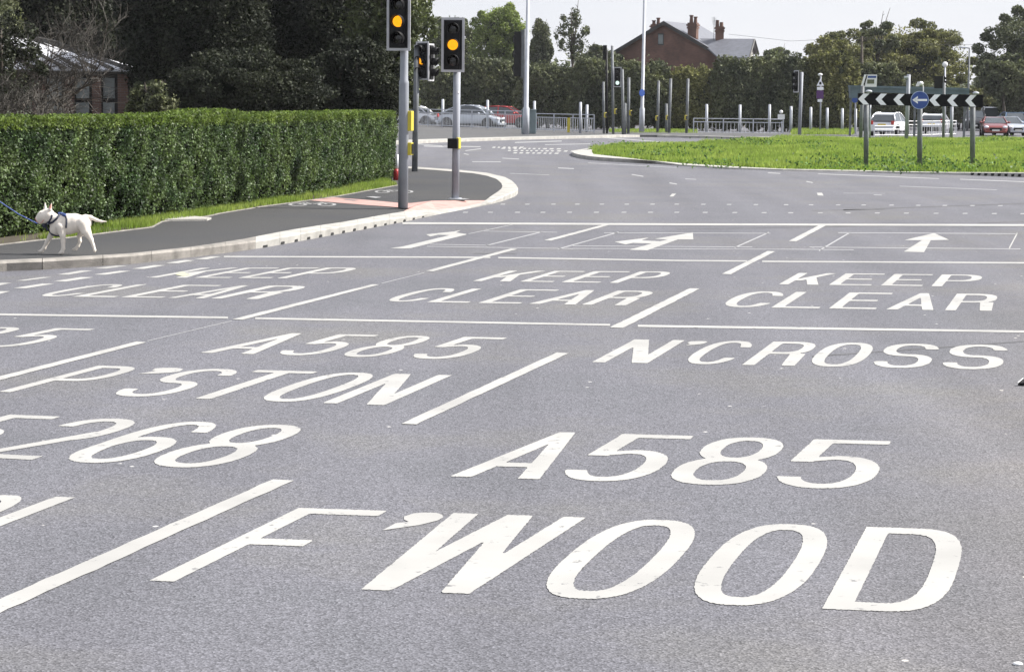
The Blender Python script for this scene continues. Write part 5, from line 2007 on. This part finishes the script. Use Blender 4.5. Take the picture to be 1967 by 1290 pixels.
# telegraph pole
Y = 175
b, t = pole_path(1656, 255, 1655.5, 70, Y, 0)
o = thing('telegraph_pole', 'dark wooden telegraph pole in front of the olive tree', 'pole', b)
obj('shaft', MB().tube([b, t], [.14, .10], 10), M['bark'], o, world=True, smooth=True)
obj('cross_arm', MB().box((t.x, Y, t.z - .3), (.8, .1, .1)), M['bark'], o, world=True)
obj('cable', MB().tube([t - Vector((0, 0, .1)), (t + AT(1400, 66, 200)) / 2 - Vector((0, 0, .5)), AT(1400, 66, 200)], .012, 4).tube(
    [t - Vector((0, 0, .1)), (t + AT(1967, 84, 190)) / 2 - Vector((0, 0, .4)), AT(2050, 84, 190)], .012, 4), M['black'], o, world=True)

# warning triangle post
Yw = G(1575.5, 256, 0).y
b, t = pole_path(1575.5, 256, 1576.5, 146, Yw, 0)
o = thing('warning_sign', 'post with a warning triangle above a purple plate', 'road sign', b)
obj('pole', MB().tube([b, t], .055, 10), M['pole'], o, world=True, smooth=True)


def plate(parent, name, px, mat, Y, th=.03, dy=0.0):
    pts = [AT(x, y, Y + dy) for x, y in px]
    return obj(name, MB().prism(pts, (0, th, 0)), M[mat], parent, world=True)


pl = plate(o, 'triangle_plate', [(1568.5, 165), (1583, 165), (1575.8, 151.5)], 'signwhite', Yw, dy=-.10)
plate(pl, 'symbol', [(1573.6, 162.5), (1578, 162.5), (1577.6, 157.5), (1574, 157.5)], 'signblack', Yw, .01, -.112)
plate(o, 'white_plate', [(1569.5, 173), (1582, 173), (1582, 167.3), (1569.5, 167.3)], 'signwhite', Yw, dy=-.10)
plate(o, 'purple_plate', [(1568.5, 189.6), (1582, 189.6), (1582, 174), (1568.5, 174)], 'purple', Yw, dy=-.10)
plate(o, 'lower_plate', [(1570.5, 196), (1579.5, 196), (1579.5, 191), (1570.5, 191)], 'signwhite', Yw, dy=-.10)
obj('lamp', MB().ball(AT(1575.5, 143.5, Yw - .2), .14, 10, 6, (1.2, 1, .7)), M['white'], o, world=True, smooth=True)
# small white sign
Yw = G(1500.5, 259, 0).y
b, t = pole_path(1501.5, 259, 1501.3, 233, Yw, 0)
o = thing('small_sign', 'small blank white sign on a low post at the end of the guard rail', 'sign', b)
obj('post', MB().tube([b, t], .045, 8), M['pole'], o, world=True)
plate(o, 'panel', [(1494, 229), (1507.5, 229), (1507.5, 219.6), (1494, 219.6)], 'white', Yw, dy=-.06)
obj('lamp', MB().ball(AT(1500.5, 215, Yw), .12, 8, 6), M['white'], o, world=True, smooth=True)
# blue disc
Yw = 140
b, t = pole_path(1643.5, 262, 1643, 190, Yw, 0)
o = thing('blue_disc_sign', 'small blue round sign left of the chevron sign', 'road sign', b)
obj('post', MB().tube([b, t], .05, 8), M['pole'], o, world=True)
obj('disc', MB().disc(AT(1642, 192, Yw - .1), .19, (0, 1, 0), .04, 24), M['signblue'], o, world=True)

# ---- long grey-blue beam structure behind the chevron sign (shelter roof)
YS = 132
sh = thing('shelter', 'long low blue-grey shelter roof behind the chevron sign', 'shelter', (AT(1740, 200, YS).x, YS, 0))
a, b = AT(1633.5, 178.5, YS), AT(1862, 166.5, YS)
plate(sh, 'roof_edge', [(1633.5, 176), (1633.5, 164), (1850, 169), (1862, 171), (1862, 181), (1800, 181)], 'steelblue', YS, .8)
plate(sh, 'roof_lip', [(1633, 168), (1633, 164), (1862, 170), (1862, 174)], 'steelblue', YS, .9, -.12)
plate(sh, 'end_panel', [(1633.5, 188.5), (1652, 188.5), (1652, 176.2), (1633.5, 176.2)], 'steelblue', YS, .6)
for x in (1636, 1760, 1856):
    p = AT(x, 200, YS)
    obj('column', MB().box((p.x, YS + .4, AT(x, 178, YS).z / 2), (.12, .12, AT(x, 178, YS).z)), M['poledark'], sh, world=True)
# white framed slanted sign on the roof
o = thing('hooded_sign', 'small white slanted sign with a blue band above the shelter roof', 'sign', AT(1668, 168, YS - .6))
plate(o, 'frame_side', [(1654, 165.5), (1658.5, 165.5), (1665, 143.5), (1660.5, 143.5)], 'white', YS - .6, .08)
plate(o, 'dark_side', [(1658.5, 163), (1661, 163), (1666.5, 145), (1664, 145)], 'black', YS - .6, .07)
pn = plate(o, 'panel', [(1661, 167), (1684, 167), (1685, 143.5), (1666.5, 143.5)], 'white', YS - .6, .08, .0)
plate(pn, 'blue_band', [(1667, 150), (1683, 150), (1683.2, 146), (1667.4, 146)], 'signblue', YS - .6, .02, -.02)
plate(pn, 'window', [(1665.5, 161), (1679, 161), (1679.4, 153), (1666.2, 153)], 'oliveleafflat', YS - .6, .02, -.02)

# ---- chevron sign on the island
YV = G(1766, 317.5, FW).y
cs = thing('chevron_sign', 'long black chevron board with six white arrows pointing left on the island', 'road sign', (AT(1766, 300, YV).x, YV, FW))


def chev(px, py):
    return AT(1620 + px / 7.025, 130 + py / 7.025, YV - .12)


bd = obj('board', MB().prism([chev(196, 345), chev(1885, 368), chev(1885, 534), chev(196, 502)], (0, .05, 0)), M['signblack'], cs, world=True)
for tx in (195, 430, 670, 1155, 1395, 1640):
    s0 = (tx - 196) / 1689
    yt, yb = 346 + 23 * s0, 503 + 31 * s0
    yt += 3
    yb -= 3
    ym = (yt + yb) / 2
    pts = [(tx + 4, ym), (tx + 76, yt), (tx + 158, yt + 1), (tx + 84, ym), (tx + 152, yb), (tx + 74, yb - 1)]
    P = [chev(*q) - Vector((0, .008, 0)) for q in pts]
    m = MB()
    m.prism([P[0], P[1], P[2], P[3]], (0, .004, 0))
    m.prism([P[0], P[3], P[4], P[5]], (0, .004, 0))
    obj('chevron', m, M['signwhite'], bd, world=True)
for x, w2 in ((1663.5, 9.5), (1766.5, 10), (1868, 10)):
    base = AT(x, 317.8, YV)
    r_ = w2 / 4200 * YV / 2
    obj('post', MB().tube([(base.x, YV, FW - .05), (AT(x + .6, 185, YV).x, YV, AT(x, 182, YV).z)], r_, 14), M['poledark'], cs, world=True, smooth=True)
for x, y in ((1669, 175.8), (1874.5, 179)):
    p = AT(x, y, YV - .25)
    obj('sign_lamp', MB().ball(p, .085, 10, 6, (1.3, 1.2, .6)).tube([p, AT(x - 1, y + 5, YV)], .015, 6), M['polelight'], cs, world=True, smooth=True)
ks = thing('keep_left_sign', 'round blue sign with a white left arrow at the centre of the chevron board', 'road sign', AT(1766.6, 192.6, YV - .2))
cc = AT(1766.6, 192.6, YV - .2)
rk = 17.2 / 4200 * YV
obj('rim', MB().disc(cc, rk, (0, 1, 0), .03, 40), M['paleblue'], ks, world=True)
obj('face', MB().disc(cc - Vector((0, .018, 0)), rk * .94, (0, 1, 0), .012, 40), M['signblue'], ks, world=True)


def kp(px, py, dy=.03):
    return AT(1620 + px / 7.025, 130 + py / 7.025, YV - .2 - dy)


m = MB()
m.prism([kp(930, 437), kp(1005, 385), kp(1005, 413), kp(975, 437)], (0, .004, 0))
m.prism([kp(930, 437), kp(975, 437), kp(1005, 462), kp(1005, 489)], (0, .004, 0))
m.prism([kp(960, 437), kp(980, 424), kp(1130, 424), kp(1130, 452), kp(980, 452)], (0, .005, 0))
obj('arrow', m, M['signwhite'], ks, world=True)
obj('bracket', MB().tube([cc + Vector((0, .02, 0)), cc + Vector((0, .16, 0))], .03, 8), M['poledark'], ks, world=True)
lp = AT(1769, 160.5, YV - .25)
sl = obj('sign_lamp', MB().ball(lp, .10, 12, 8, (.8, 1.2, .7)).prism([AT(1760, 166, YV - .3), AT(1766, 166, YV - .3), AT(1768, 157, YV - .3), AT(1764, 157, YV - .3)], (0, .12, 0)), M['white'], ks, world=True)
obj('lamp_stem', MB().tube([lp, AT(1773.5, 165, YV - .1), AT(1773.5, 176, YV - .05)], .018, 6), M['white'], ks, world=True)

# red and white marker at the end of the hedge
Yr = G(761, 347, FW).y + .3
o = thing('red_marker', 'small red and white marker post at the end of the hedge', 'marker', (AT(761, 347, Yr).x, Yr, FW))
obj('foot', MB().tube([(0, 0, 0), (0, 0, .22), (0, 0, .27)], [.075, .07, .05], 12), M['signred'], o, smooth=True)
obj('top', MB().tube([(0.02, 0, .26), (0.03, 0, .62)], [.03, .03], 10), M['signwhite'], o, smooth=True)


# ================================================================== VEHICLES
def car(name, label, px, py, rz, paint, L=4.2, W=1.76, H=1.48, style='hatch', scale=1.0, plate='plateyellow', z0=0.0, cat='car', lights=True):
    """a car standing where the photograph shows pixel (px, py) as the ground under its middle; local +X is forward"""
    base = G(px, py, z0)
    t = thing(name, label, cat, base, None, rz, scale)
    pm = M['car_' + paint]
    h = L / 2
    belt = H * .60
    if style == 'bubble':
        deck = [(-h, .62, .66, .44), (-h + .10, .86, .80, .32), (-h + .45, .95, .86, .26), (-.8, .96, .88, .22), (.4, .95, .88, .22), (1.0, .93, .86, .22), (1.45, .86, .83, .24),
                (h - .22, .72, .74, .30), (h - .04, .58, .62, .40)]
        cab = [(-h + .30, .93), (-1.35, 1.22), (-.85, 1.42), (-.25, H), (.35, H - .03), (.85, H - .22), (1.25, .91)]
    elif style == 'suv':
        deck = [(-h, .70, .74, .42), (-h + .06, 1.02, .86, .30), (-1.2, 1.05, .90, .26), (.6, 1.04, .90, .26), (1.0, 1.02, .89, .26), (1.6, .96, .87, .28), (h - .10, .86, .80, .34), (h, .66, .72, .42)]
        cab = [(-h + .06, 1.02), (-h + .28, H - .10), (-h + .55, H), (0, H + .01), (.35, H - .05), (1.05, 1.02)]
    else:
        deck = [(-h, .66, .70, .40), (-h + .08, .96, .82, .30), (-1.1, 1.0, .87, .23), (0, .97, .88, .21), (.75, .95, .87, .21), (1.0, .93, .87, .21), (1.55, .84, .85, .23), (h - .20, .72, .78, .28),
                (h - .03, .56, .68, .36)]
        cab = [(-h + .14, .95), (-h + .50, H - .13), (-1.05, H - .02), (-.3, H), (.25, H - .05), (1.05, .93)]
    rings = []
    for x, zt, hw, zb in deck:
        hw = hw * W / 1.76
        pts = [(hw * .86, zb), (hw * .98, zb + .10), (hw, zb + (zt - zb) * .42), (hw * .985, zt - .12), (hw * .93, zt - .03), (hw * .80, zt)]
        rings.append([(x, y, z) for y, z in pts] + [(x, -y, z) for y, z in reversed(pts)])
    n = len(rings[0])
    mb = MB()
    for r_ in rings:
        mb.v += r_
    for i in range(len(rings) - 1):
        for j in range(n):
            q = (j + 1) % n
            mb.f.append((i * n + j, i * n + q, (i + 1) * n + q, (i + 1) * n + j))
    mb.f.append(tuple(reversed(range(n))))
    mb.f.append(tuple((len(rings) - 1) * n + j for j in range(n)))
    body = obj('body', mb, pm, t, smooth=True)
    body.modifiers.new('sub', 'SUBSURF').levels = 2
    body.modifiers['sub'].render_levels = 2
    # sill and lower trim
    mb = MB().box((0, 0, .27), (L * .60, W * .985, .13))
    obj('sill', mb, M['black'], t, bevel=.03)
    hwb = W / 2

    def hw_at(z):
        return hwb * (.93 - .24 * max(0, (z - .93) / (H - .93)))
    for i in range(len(cab) - 1):
        (x0, z0_), (x1, z1_) = cab[i], cab[i + 1]
        a, b = hw_at(z0_), hw_at(z1_)
        first, last = i == 0, i == len(cab) - 2
        if style == 'bubble':
            first, last = i in (0, 1), i == len(cab) - 2
        m = MB()
        k = .90 if (first or last) else 1.0
        m.poly([(x0, a * k, z0_), (x0, -a * k, z0_), (x1, -b * k, z1_), (x1, b * k, z1_)])
        obj('rear_window' if first else 'windscreen' if last else 'roof', m, M['carglass'] if (first or last) else pm, t)
    # sides: glass between painted pillars
    for sg_ in (1, -1):
        m = MB()
        m.poly([(x, sg_ * (hw_at(z) - .008), z) for x, z in (cab if sg_ > 0 else list(reversed(cab)))])
        obj('side_window', m, M['carglass'], t)
        m = MB()
        for i in range(len(cab) - 1):
            (x0, z0_), (x1, z1_) = cab[i], cab[i + 1]
            m.tube([(x0, sg_ * hw_at(z0_), z0_), (x1, sg_ * hw_at(z1_), z1_)], .045, 6)
        obj('roof_pillar', m, pm, t, smooth=True)
        xm = -.35 if style != 'bubble' else -.55
        zt = H - .04
        m = MB().prism([(xm - .05, sg_ * hw_at(.93), .92), (xm + .05, sg_ * hw_at(.93), .92), (xm + .03, sg_ * hw_at(zt), zt), (xm - .05, sg_ * hw_at(zt), zt)], (0, sg_ * .012, 0))
        obj('door_pillar', m, pm, t)
        m = MB().ball((.78, sg_ * (hwb + .07), .98), .10, 10, 6, (.8, 1, .75))
        obj('wing_mirror', m, pm, t, smooth=True)
        if lights:
            m = MB().ball((h - .17, sg_ * hwb * .70, .66 if style != 'suv' else .82), .15, 12, 7, (.9, 1.15, .62))
            obj('headlight', m, M['headlamp'], t, smooth=True)
        m = MB().box((-h + .045, sg_ * hwb * .78, .84 if style != 'suv' else .95), (.10, .20, .24))
        obj('tail_light', m, M['tail'], t, bevel=.03)
    for xw in (-h + .72, h - .80):
        for sg_ in (1, -1):
            r_ = .315 if style != 'suv' else .36
            arch = MB().disc((xw, sg_ * (hwb * .93), r_ + .04), r_ + .065, (0, 1, 0), .16, 24)
            obj('wheel_arch', arch, M['black'], t)
            ty = MB().tube([(xw, sg_ * (hwb * .84), r_), (xw, sg_ * (hwb * .99), r_)], [r_, r_], 24)
            wh = obj('wheel', ty, M['tyre'], t)
            rm = MB().disc((xw, sg_ * (hwb * .985), r_), r_ * .66, (0, 1, 0), .04, 20)
            obj('rim', rm, M['alloy'], wh)
            sp = MB()
            for k in range(5):
                a = k * 2 * math.pi / 5
                sp.tube([(xw, sg_ * (hwb * 1.002), r_), (xw + math.cos(a) * r_ * .62, sg_ * (hwb * 1.002), r_ + math.sin(a) * r_ * .62)], .028, 5)
            obj('spokes', sp, M['poledark'], wh)
    obj('front_grille', MB().box((h - .035, 0, .52), (.08, W * .46, .20)), M['black'], t, bevel=.03)
    obj('front_bumper', MB().box((h - .10, 0, .34), (.20, W * .82, .16)), M['black'] if style == 'suv' else pm, t, bevel=.05)
    obj('rear_bumper', MB().box((-h + .06, 0, .40), (.18, W * .90, .24)), M['black'] if style == 'suv' else pm, t, bevel=.05)
    obj('number_plate', MB().box((-h - .035, 0, .72), (.02, .52, .115)), M['plateyellow'], t)
    obj('number_plate', MB().box((h + .015, 0, .43), (.02, .52, .115)), M['platewhite'], t)
    return t


car('parked_car', 'pale silver rounded hatchback parked behind the long guard rail', 906, 247.2, R(-17), 'silver', 4.25, 1.78, 1.5, 'bubble', 1.10)
car('parked_car', 'bright red parked car partly hidden by the silver one and the cabinet', 972, 246.0, R(-15), 'red', 4.0, 1.72, 1.42, 'hatch', 1.12)
car('parked_car', 'white parked car behind the rail, half hidden by the near signal posts', 792, 241.8, R(-16), 'white', 4.1, 1.74, 1.45, 'bubble', 1.10)
car('car', 'white hatchback seen from behind with a yellow number plate, below the chevrons', 1709, 260.5, R(66), 'white', 4.2, 1.78, 1.50, 'hatch', 1.0)
car('car', 'white car with dark rear window behind the white guard rail under the blue disc', 1796, 257.5, R(72), 'white', 4.3, 1.80, 1.42, 'suv', .98)
car('van', 'small white van farther up the road beyond the guard rail', 1822, 249, R(78), 'white', 4.6, 1.9, 1.9, 'suv', .95, cat='van')
car('car', 'dark oncoming car left of the red one near the right support of the chevron sign', 1872, 251.5, R(-103), 'dark', 4.3, 1.85, 1.60, 'suv', 1.0)
car('car', 'white oncoming four wheel drive car behind the red one', 1905, 248.0, R(-97), 'white', 4.5, 1.9, 1.85, 'suv', 1.0)
car('car', 'dull red oncoming car leading the queue at the right edge', 1909, 261.5, R(-99), 'maroon', 4.3, 1.82, 1.36, 'hatch', .93)
car('car', 'silver oncoming car just right of the dull red one', 1938, 260.5, R(-84), 'silver', 4.2, 1.5, 1.42, 'hatch', .90)
car('car', 'pale blue oncoming car behind the silver one at the right edge', 1947, 255.0, R(-92), 'blue', 4.3, 1.8, 1.52, 'hatch', 1.0)

# ================================================================== DOG (one continuous surface from a smooth union of tapering limbs)
DY = G(120, 488.5, FW).y
DS = 1666.0 / (PW / PW)                       # enlarged-crop pixels per metre at the dog
o0 = AT(50, 380, DY)
pxm = DY / FPX


def dp(cx, cy, dy=0.0):
    """crop pixels (10.75 times enlarged, origin 50,380) to world, dy metres away from us"""
    p = AT(50 + cx / 10.753, 380 + cy / 10.75, DY)
    return np.array([p.x, DY + dy, p.z])


def dr(r_):
    return r_ / 10.75 * pxm


limbs_d = [
    # (p0, r0, p1, r1) in crop pixels with depth
    ((1190, 550, 0), 138, (1010, 560, 0), 190), ((1010, 560, 0), 190, (860, 580, 0), 205), ((860, 580, 0), 205, (730, 600, 0), 205),
    ((730, 580, 0), 190, (560, 480, 0), 128), ((560, 490, 0), 125, (470, 410, 0), 118), ((1190, 540, 0), 140, (1235, 560, 0), 120),
    ((620, 680, 0), 130, (700, 690, 0), 130),
    # head: egg-shaped, sloping down to the nose
    ((455, 385, 0), 118, (350, 420, 0), 112), ((350, 420, 0), 110, (285, 470, 0), 84), ((285, 465, 0), 82, (236, 492, 0), 46),
    ((400, 470, 0), 92, (300, 520, 0), 58),
    # ears
    ((385, 270, .035), 36, (381, 128, .030), 7), ((510, 275, -.045), 42, (543, 138, -.045), 8),
    # near fore leg
    ((745, 640, -.07), 112, (782, 800, -.085), 64), ((782, 800, -.085), 64, (796, 930, -.085), 44), ((796, 930, -.085), 44, (798, 1070, -.085), 40), ((795, 1080, -.085), 40, (770, 1150, -.09), 42),
    ((765, 1160, -.09), 38, (722, 1172, -.095), 26), ((780, 1165, -.075), 32, (738, 1180, -.075), 22),
    # far fore leg
    ((560, 700, .06), 92, (470, 850, .075), 52), ((470, 850, .075), 52, (400, 970, .075), 42), ((400, 970, .075), 42, (350, 1080, .075), 38), ((348, 1085, .075), 38, (300, 1140, .075), 38),
    ((300, 1142, .075), 34, (240, 1150, .07), 24),
    # near hind leg
    ((1200, 580, -.06), 140, (1270, 730, -.08), 98), ((1270, 730, -.08), 96, (1365, 880, -.085), 50), ((1365, 880, -.085), 50, (1415, 1010, -.085), 33), ((1415, 1010, -.085), 33, (1445, 1110, -.085), 30),
    ((1445, 1105, -.085), 30, (1440, 1145, -.09), 22),
    # far hind leg
    ((1160, 620, .06), 110, (1110, 770, .07), 64), ((1110, 770, .07), 60, (1072, 850, .07), 44), ((1072, 850, .07), 44, (1090, 940, .07), 38), ((1090, 940, .07), 38, (1050, 1040, .07), 34), ((1050, 1040, .07), 34, (1000, 1100, .07), 36),
    ((1000, 1100, .07), 34, (950, 1112, .065), 26),
    # tail
    ((1230, 440, 0), 66, (1330, 440, 0), 44), ((1330, 440, 0), 44, (1450, 495, 0), 34), ((1450, 495, 0), 34, (1560, 525, 0), 25), ((1560, 525, 0), 25, (1660, 528, 0), 13)]
caps = []
for q_, (a, ra, b, rb) in enumerate(limbs_d):
    g_k = 1.04 if q_ < 7 else 1.09 if 7 <= q_ <= 11 else 1.0
    caps.append((dp(*a), dr(ra * g_k), dp(*b), dr(rb * g_k)))
YSQ = 0.80   # the trunk is a little narrower than it is deep


def dog_sdf(P):
    d = None
    k = 0.014
    for i, (a, ra, b, rb) in enumerate(caps):
        A_ = P - a
        B_ = b - a
        if i < 7:
            A_ = A_ * np.array([1, 1 / YSQ, 1])
        t = np.clip((A_ @ B_) / (B_ @ B_), 0, 1)
        q = np.linalg.norm(A_ - t[..., None] * B_, axis=-1) - (ra + (rb - ra) * t)
        kk = 0.003 if i in (12, 13) else k
        if d is None:
            d = q
        else:
            hh = np.clip(0.5 + 0.5 * (d - q) / kk, 0, 1)
            d = d * (1 - hh) + q * hh - kk * hh * (1 - hh)
    return d


def surface_nets(lo, hi, step, fn):
    xs = np.arange(lo[0], hi[0], step)
    ys = np.arange(lo[1], hi[1], step)
    zs = np.arange(lo[2], hi[2], step)
    Gx, Gy, Gz = np.meshgrid(xs, ys, zs, indexing='ij')
    F = fn(np.stack([Gx, Gy, Gz], -1))
    ins = F < 0
    c = [(i, j, k) for i in (0, 1) for j in (0, 1) for k in (0, 1)]
    nx, ny, nz = F.shape
    sub = [F[i:nx - 1 + i, j:ny - 1 + j, k:nz - 1 + k] for i, j, k in c]
    st = np.stack(sub, 0)
    any_in = (st < 0).any(0)
    all_in = (st < 0).all(0)
    act = any_in & ~all_in
    idx = -np.ones(act.shape, int)
    I = np.argwhere(act)
    idx[act] = np.arange(len(I))
    acc = np.zeros((len(I), 3))
    cnt = np.zeros(len(I))
    vals = st[:, act]
    ed = [(a, b) for a in range(8) for b in range(a + 1, 8) if sum(abs(c[a][q] - c[b][q]) for q in range(3)) == 1]
    for a, b in ed:
        fa, fb = vals[a], vals[b]
        m = (fa < 0) != (fb < 0)
        t = np.where(m, fa / (fa - fb + 1e-20), 0)
        p = np.array(c[a])[None] + t[:, None] * (np.array(c[b]) - np.array(c[a]))[None]
        acc += np.where(m[:, None], p, 0)
        cnt += m
    V = (I + acc / cnt[:, None]) * step + np.array(lo)
    Q = []
    for ax in range(3):
        sl0 = [slice(None)] * 3
        sl1 = [slice(None)] * 3
        sl0[ax] = slice(0, -1)
        sl1[ax] = slice(1, None)
        a, b = ins[tuple(sl0)], ins[tuple(sl1)]
        E = np.argwhere(a != b)
        u, v = [q for q in range(3) if q != ax]
        for e in E:
            if e[u] == 0 or e[v] == 0 or e[u] >= act.shape[u] or e[v] >= act.shape[v]:
                continue
            q = []
            for du, dv in ((0, 0), (1, 0), (1, 1), (0, 1)):
                w_ = e.copy()
                w_[u] -= du
                w_[v] -= dv
                q.append(idx[tuple(w_)])
            if min(q) < 0:
                continue
            inside_a = ins[tuple(e)]
            if (inside_a) ^ (ax == 1):
                q = q[::-1]
            Q.append(q[::-1])
    return V, np.array(Q)


allp = np.array([c_[0] for c_ in caps] + [c_[2] for c_ in caps])
lo, hi = allp.min(0) - .16, allp.max(0) + .16
Vd, Qd = surface_nets(lo, hi, 0.0095, dog_sdf)
zmin = Vd[:, 2].min()
dog_o = Vector((float(dp(800, 600)[0]), DY, FW))
dz = FW + 0.001 - zmin
dog = thing('dog', 'white bull terrier with pink nose and blue harness walking left on a lead', 'dog', dog_o)
offd = np.array([dog_o.x, dog_o.y, dog_o.z - dz])
bo = npmesh('body', Vd - offd, Qd, M['dogfur'], dog, smooth=True)
sm_ = bo.modifiers.new('smooth', 'SMOOTH')
sm_.factor = 0.5
sm_.iterations = 2
bo.data.materials.append(M['dogpink'])
bo.data.polygons.foreach_set('material_index', np.array([0] * len(Qd), np.int32))
# pink muzzle front and inner ears as patches of the body's own surface
cen = Vd[Qd].mean(1)
mi = np.zeros(len(Qd), np.int32)
nose = dp(236, 500)
mi[np.linalg.norm(cen - nose, axis=1) < dr(70)] = 1
for ea in ((540, 200, -.06),):
    mi[(np.linalg.norm(cen - dp(*ea), axis=1) < dr(62)) & (cen[:, 1] < DY - .050)] = 1
bo.data.polygons.foreach_set('material_index', mi)


def on_dog(cx, cy, lift=0.004, far=False):
    """point of the dog's near side under this crop pixel"""
    p = dp(cx, cy)
    ys = np.linspace(-.30, .30, 241) if not far else np.linspace(.30, -.30, 241)
    P = np.stack([np.full(241, p[0]), DY + ys, np.full(241, p[2])], 1)
    f = dog_sdf(P)
    k = np.argmax(f < 0)
    if f[k] >= 0:
        return Vector((p[0], DY, p[2] + dz))
    return Vector((p[0], DY + ys[k] - (lift if not far else -lift), p[2] + dz))


def strap(name, pts, rad, mat, flat=.45, close=False):
    P = []
    for (a, b) in zip(pts, pts[1:]):
        for k in range(6):
            P.append(on_dog(lerp(a[0], b[0], k / 6), lerp(a[1], b[1], k / 6)))
    P.append(on_dog(*pts[-1]))
    return obj(name, MB().tube(P, rad, 8, flat=1.0), M[mat], dog, world=True, smooth=True)


for nm, pts, rr_, mt in (('harness_strap', [(700, 385), (672, 450), (580, 530), (470, 570), (350, 590)], .0135, 'navy'),
                         ('harness_strap', [(400, 610), (440, 690), (520, 770), (620, 815), (725, 815)], .0140, 'navy'),
                         ('harness_strap', [(842, 405), (868, 470), (872, 560), (860, 650)], .0115, 'navy'),
                         ('harness_pad', [(665, 372), (740, 372), (840, 400)], .0230, 'strap'),
                         ('collar', [(560, 385), (545, 450), (500, 520), (440, 560)], .0110, 'navy')):
    strap(nm, pts, rr_, mt)
q = on_dog(420, 560)
obj('tag', MB().disc(on_dog(478, 560, .012), .012, (0, 1, 0), .004, 12), M['polelight'], dog, world=True)
obj('chest_pad', MB().ball(on_dog(375, 610, -.01), .030, 10, 7, (1, 1, 1)), M['navy'], dog, world=True, smooth=True)
e = on_dog(328, 345, -.003)
obj('eye', MB().ball(e, .0085, 10, 6, (1.2, .8, .7)), M['dogdark'], dog, world=True, smooth=True)
n_ = on_dog(214, 498, -.008)
obj('nose', MB().ball(n_ + Vector((0, .01, 0)), .019, 10, 7), M['dogdark'], dog, world=True, smooth=True)
mp_ = [on_dog(x, y, .0) for x, y in ((300, 560), (340, 540), (372, 505), (398, 478))]
obj('mouth', MB().tube(mp_, [.003, .005, .006, .003], 6), M['dogpink'], dog, world=True)
# lead running up to the left, out of the picture
a = on_dog(470, 540, .02, far=True)
b = AT(0, 391, DY + .06) + Vector((0, 0, dz))
c = AT(71, 429, DY + .14).lerp(b, .5) + Vector((0, 0, -.02))
d_ = b + (b - c).normalized() * 0.9 + Vector((0, 0, .12))
ld = thing('dog_lead', 'blue rope lead running from the dog up to the left edge', 'lead', a)
P = []
q0 = [a, AT(71, 429, DY + .14), c, b, d_]
for i in range(len(q0) - 1):
    for k in range(8):
        P.append(q0[i].lerp(q0[i + 1], k / 8))
P.append(q0[-1])
obj('rope', MB().tube(P, .0070, 8), M['rope'], ld, world=True, smooth=True)
obj('clip', MB().ball(a, .015, 8, 6, (1.4, .8, 1)), M['polelight'], ld, world=True, smooth=True)

# ================================================================== LITTER
g_ = random.Random(5)
p = G(184, 508.5, 0)
lt = thing('crisp_packet', 'crumpled pale blue and white wrapper lying against the kerb', 'litter', p)


def crumple(nx, ny, sx, sy, amp, seed):
    g = random.Random(seed)
    vs, fs = [], []
    for j in range(ny):
        for i in range(nx):
            vs.append(((i / (nx - 1) - .5) * sx, (j / (ny - 1) - .5) * sy, .012 + g.random() * amp))
    for j in range(ny - 1):
        for i in range(nx - 1):
            fs.append((j * nx + i, j * nx + i + 1, (j + 1) * nx + i + 1, (j + 1) * nx + i))
    return MB().add(vs, fs)


obj('wrapper', crumple(6, 4, .14, .10, .035, 3), M['paleblue'], lt)
w2 = crumple(4, 4, .08, .09, .03, 4)
w2.v = [(x + .11, y, z) for x, y, z in w2.v]
obj('torn_flap', w2, M['white'], lt)
p = G(1967, 741, 0)
bk_ = thing('black_plastic_scrap', 'small black scrap with a pale edge on the road at the right edge', 'litter', p)
obj('scrap', MB().prism([(-.045, 0, .004), (.14, -.05, .004), (.20, .03, .004), (.10, .07, .03), (0, .05, .03)], (0, 0, .02)), M['black'], bk_)
obj('pale_edge', MB().tube([(-.048, 0, .024), (0, .05, .05), (.10, .07, .05), (.2, .03, .03)], .004, 5), M['white'], bk_)
p = G(1955, 1276, 0)
st_ = thing('pebble', 'pale flat stone near the lower right corner of the road', 'stone', p)
obj('stone', MB().ball((0, 0, .004), .02, 12, 7, (1, .8, .4)), M['white'], st_, smooth=True)
p = G(345, 526.5, .005)
sp_ = obj('food_stain', MB().poly([G(x, y, .005) for x, y in ((337, 527), (343, 523), (352, 522), (358, 525), (366, 528), (352, 530))]), M['stain'], road)
p = G(520, 375, FW)
lt2 = thing('litter_heap', 'pale crumpled paper lying in the grass below the hedge', 'litter', p + Vector((0, .1, .03)))
obj('paper', crumple(7, 4, .42, .16, .07, 8), M['white'], lt2)

# thin summer air: far things pale a little
hz = MB().box((0, 1225, 20), (1850, 2600, 42.2))
ho = obj('haze', hz, M['haze'])
tag(ho, 'thin pale haze in the air over the whole scene', 'haze', kind='stuff')
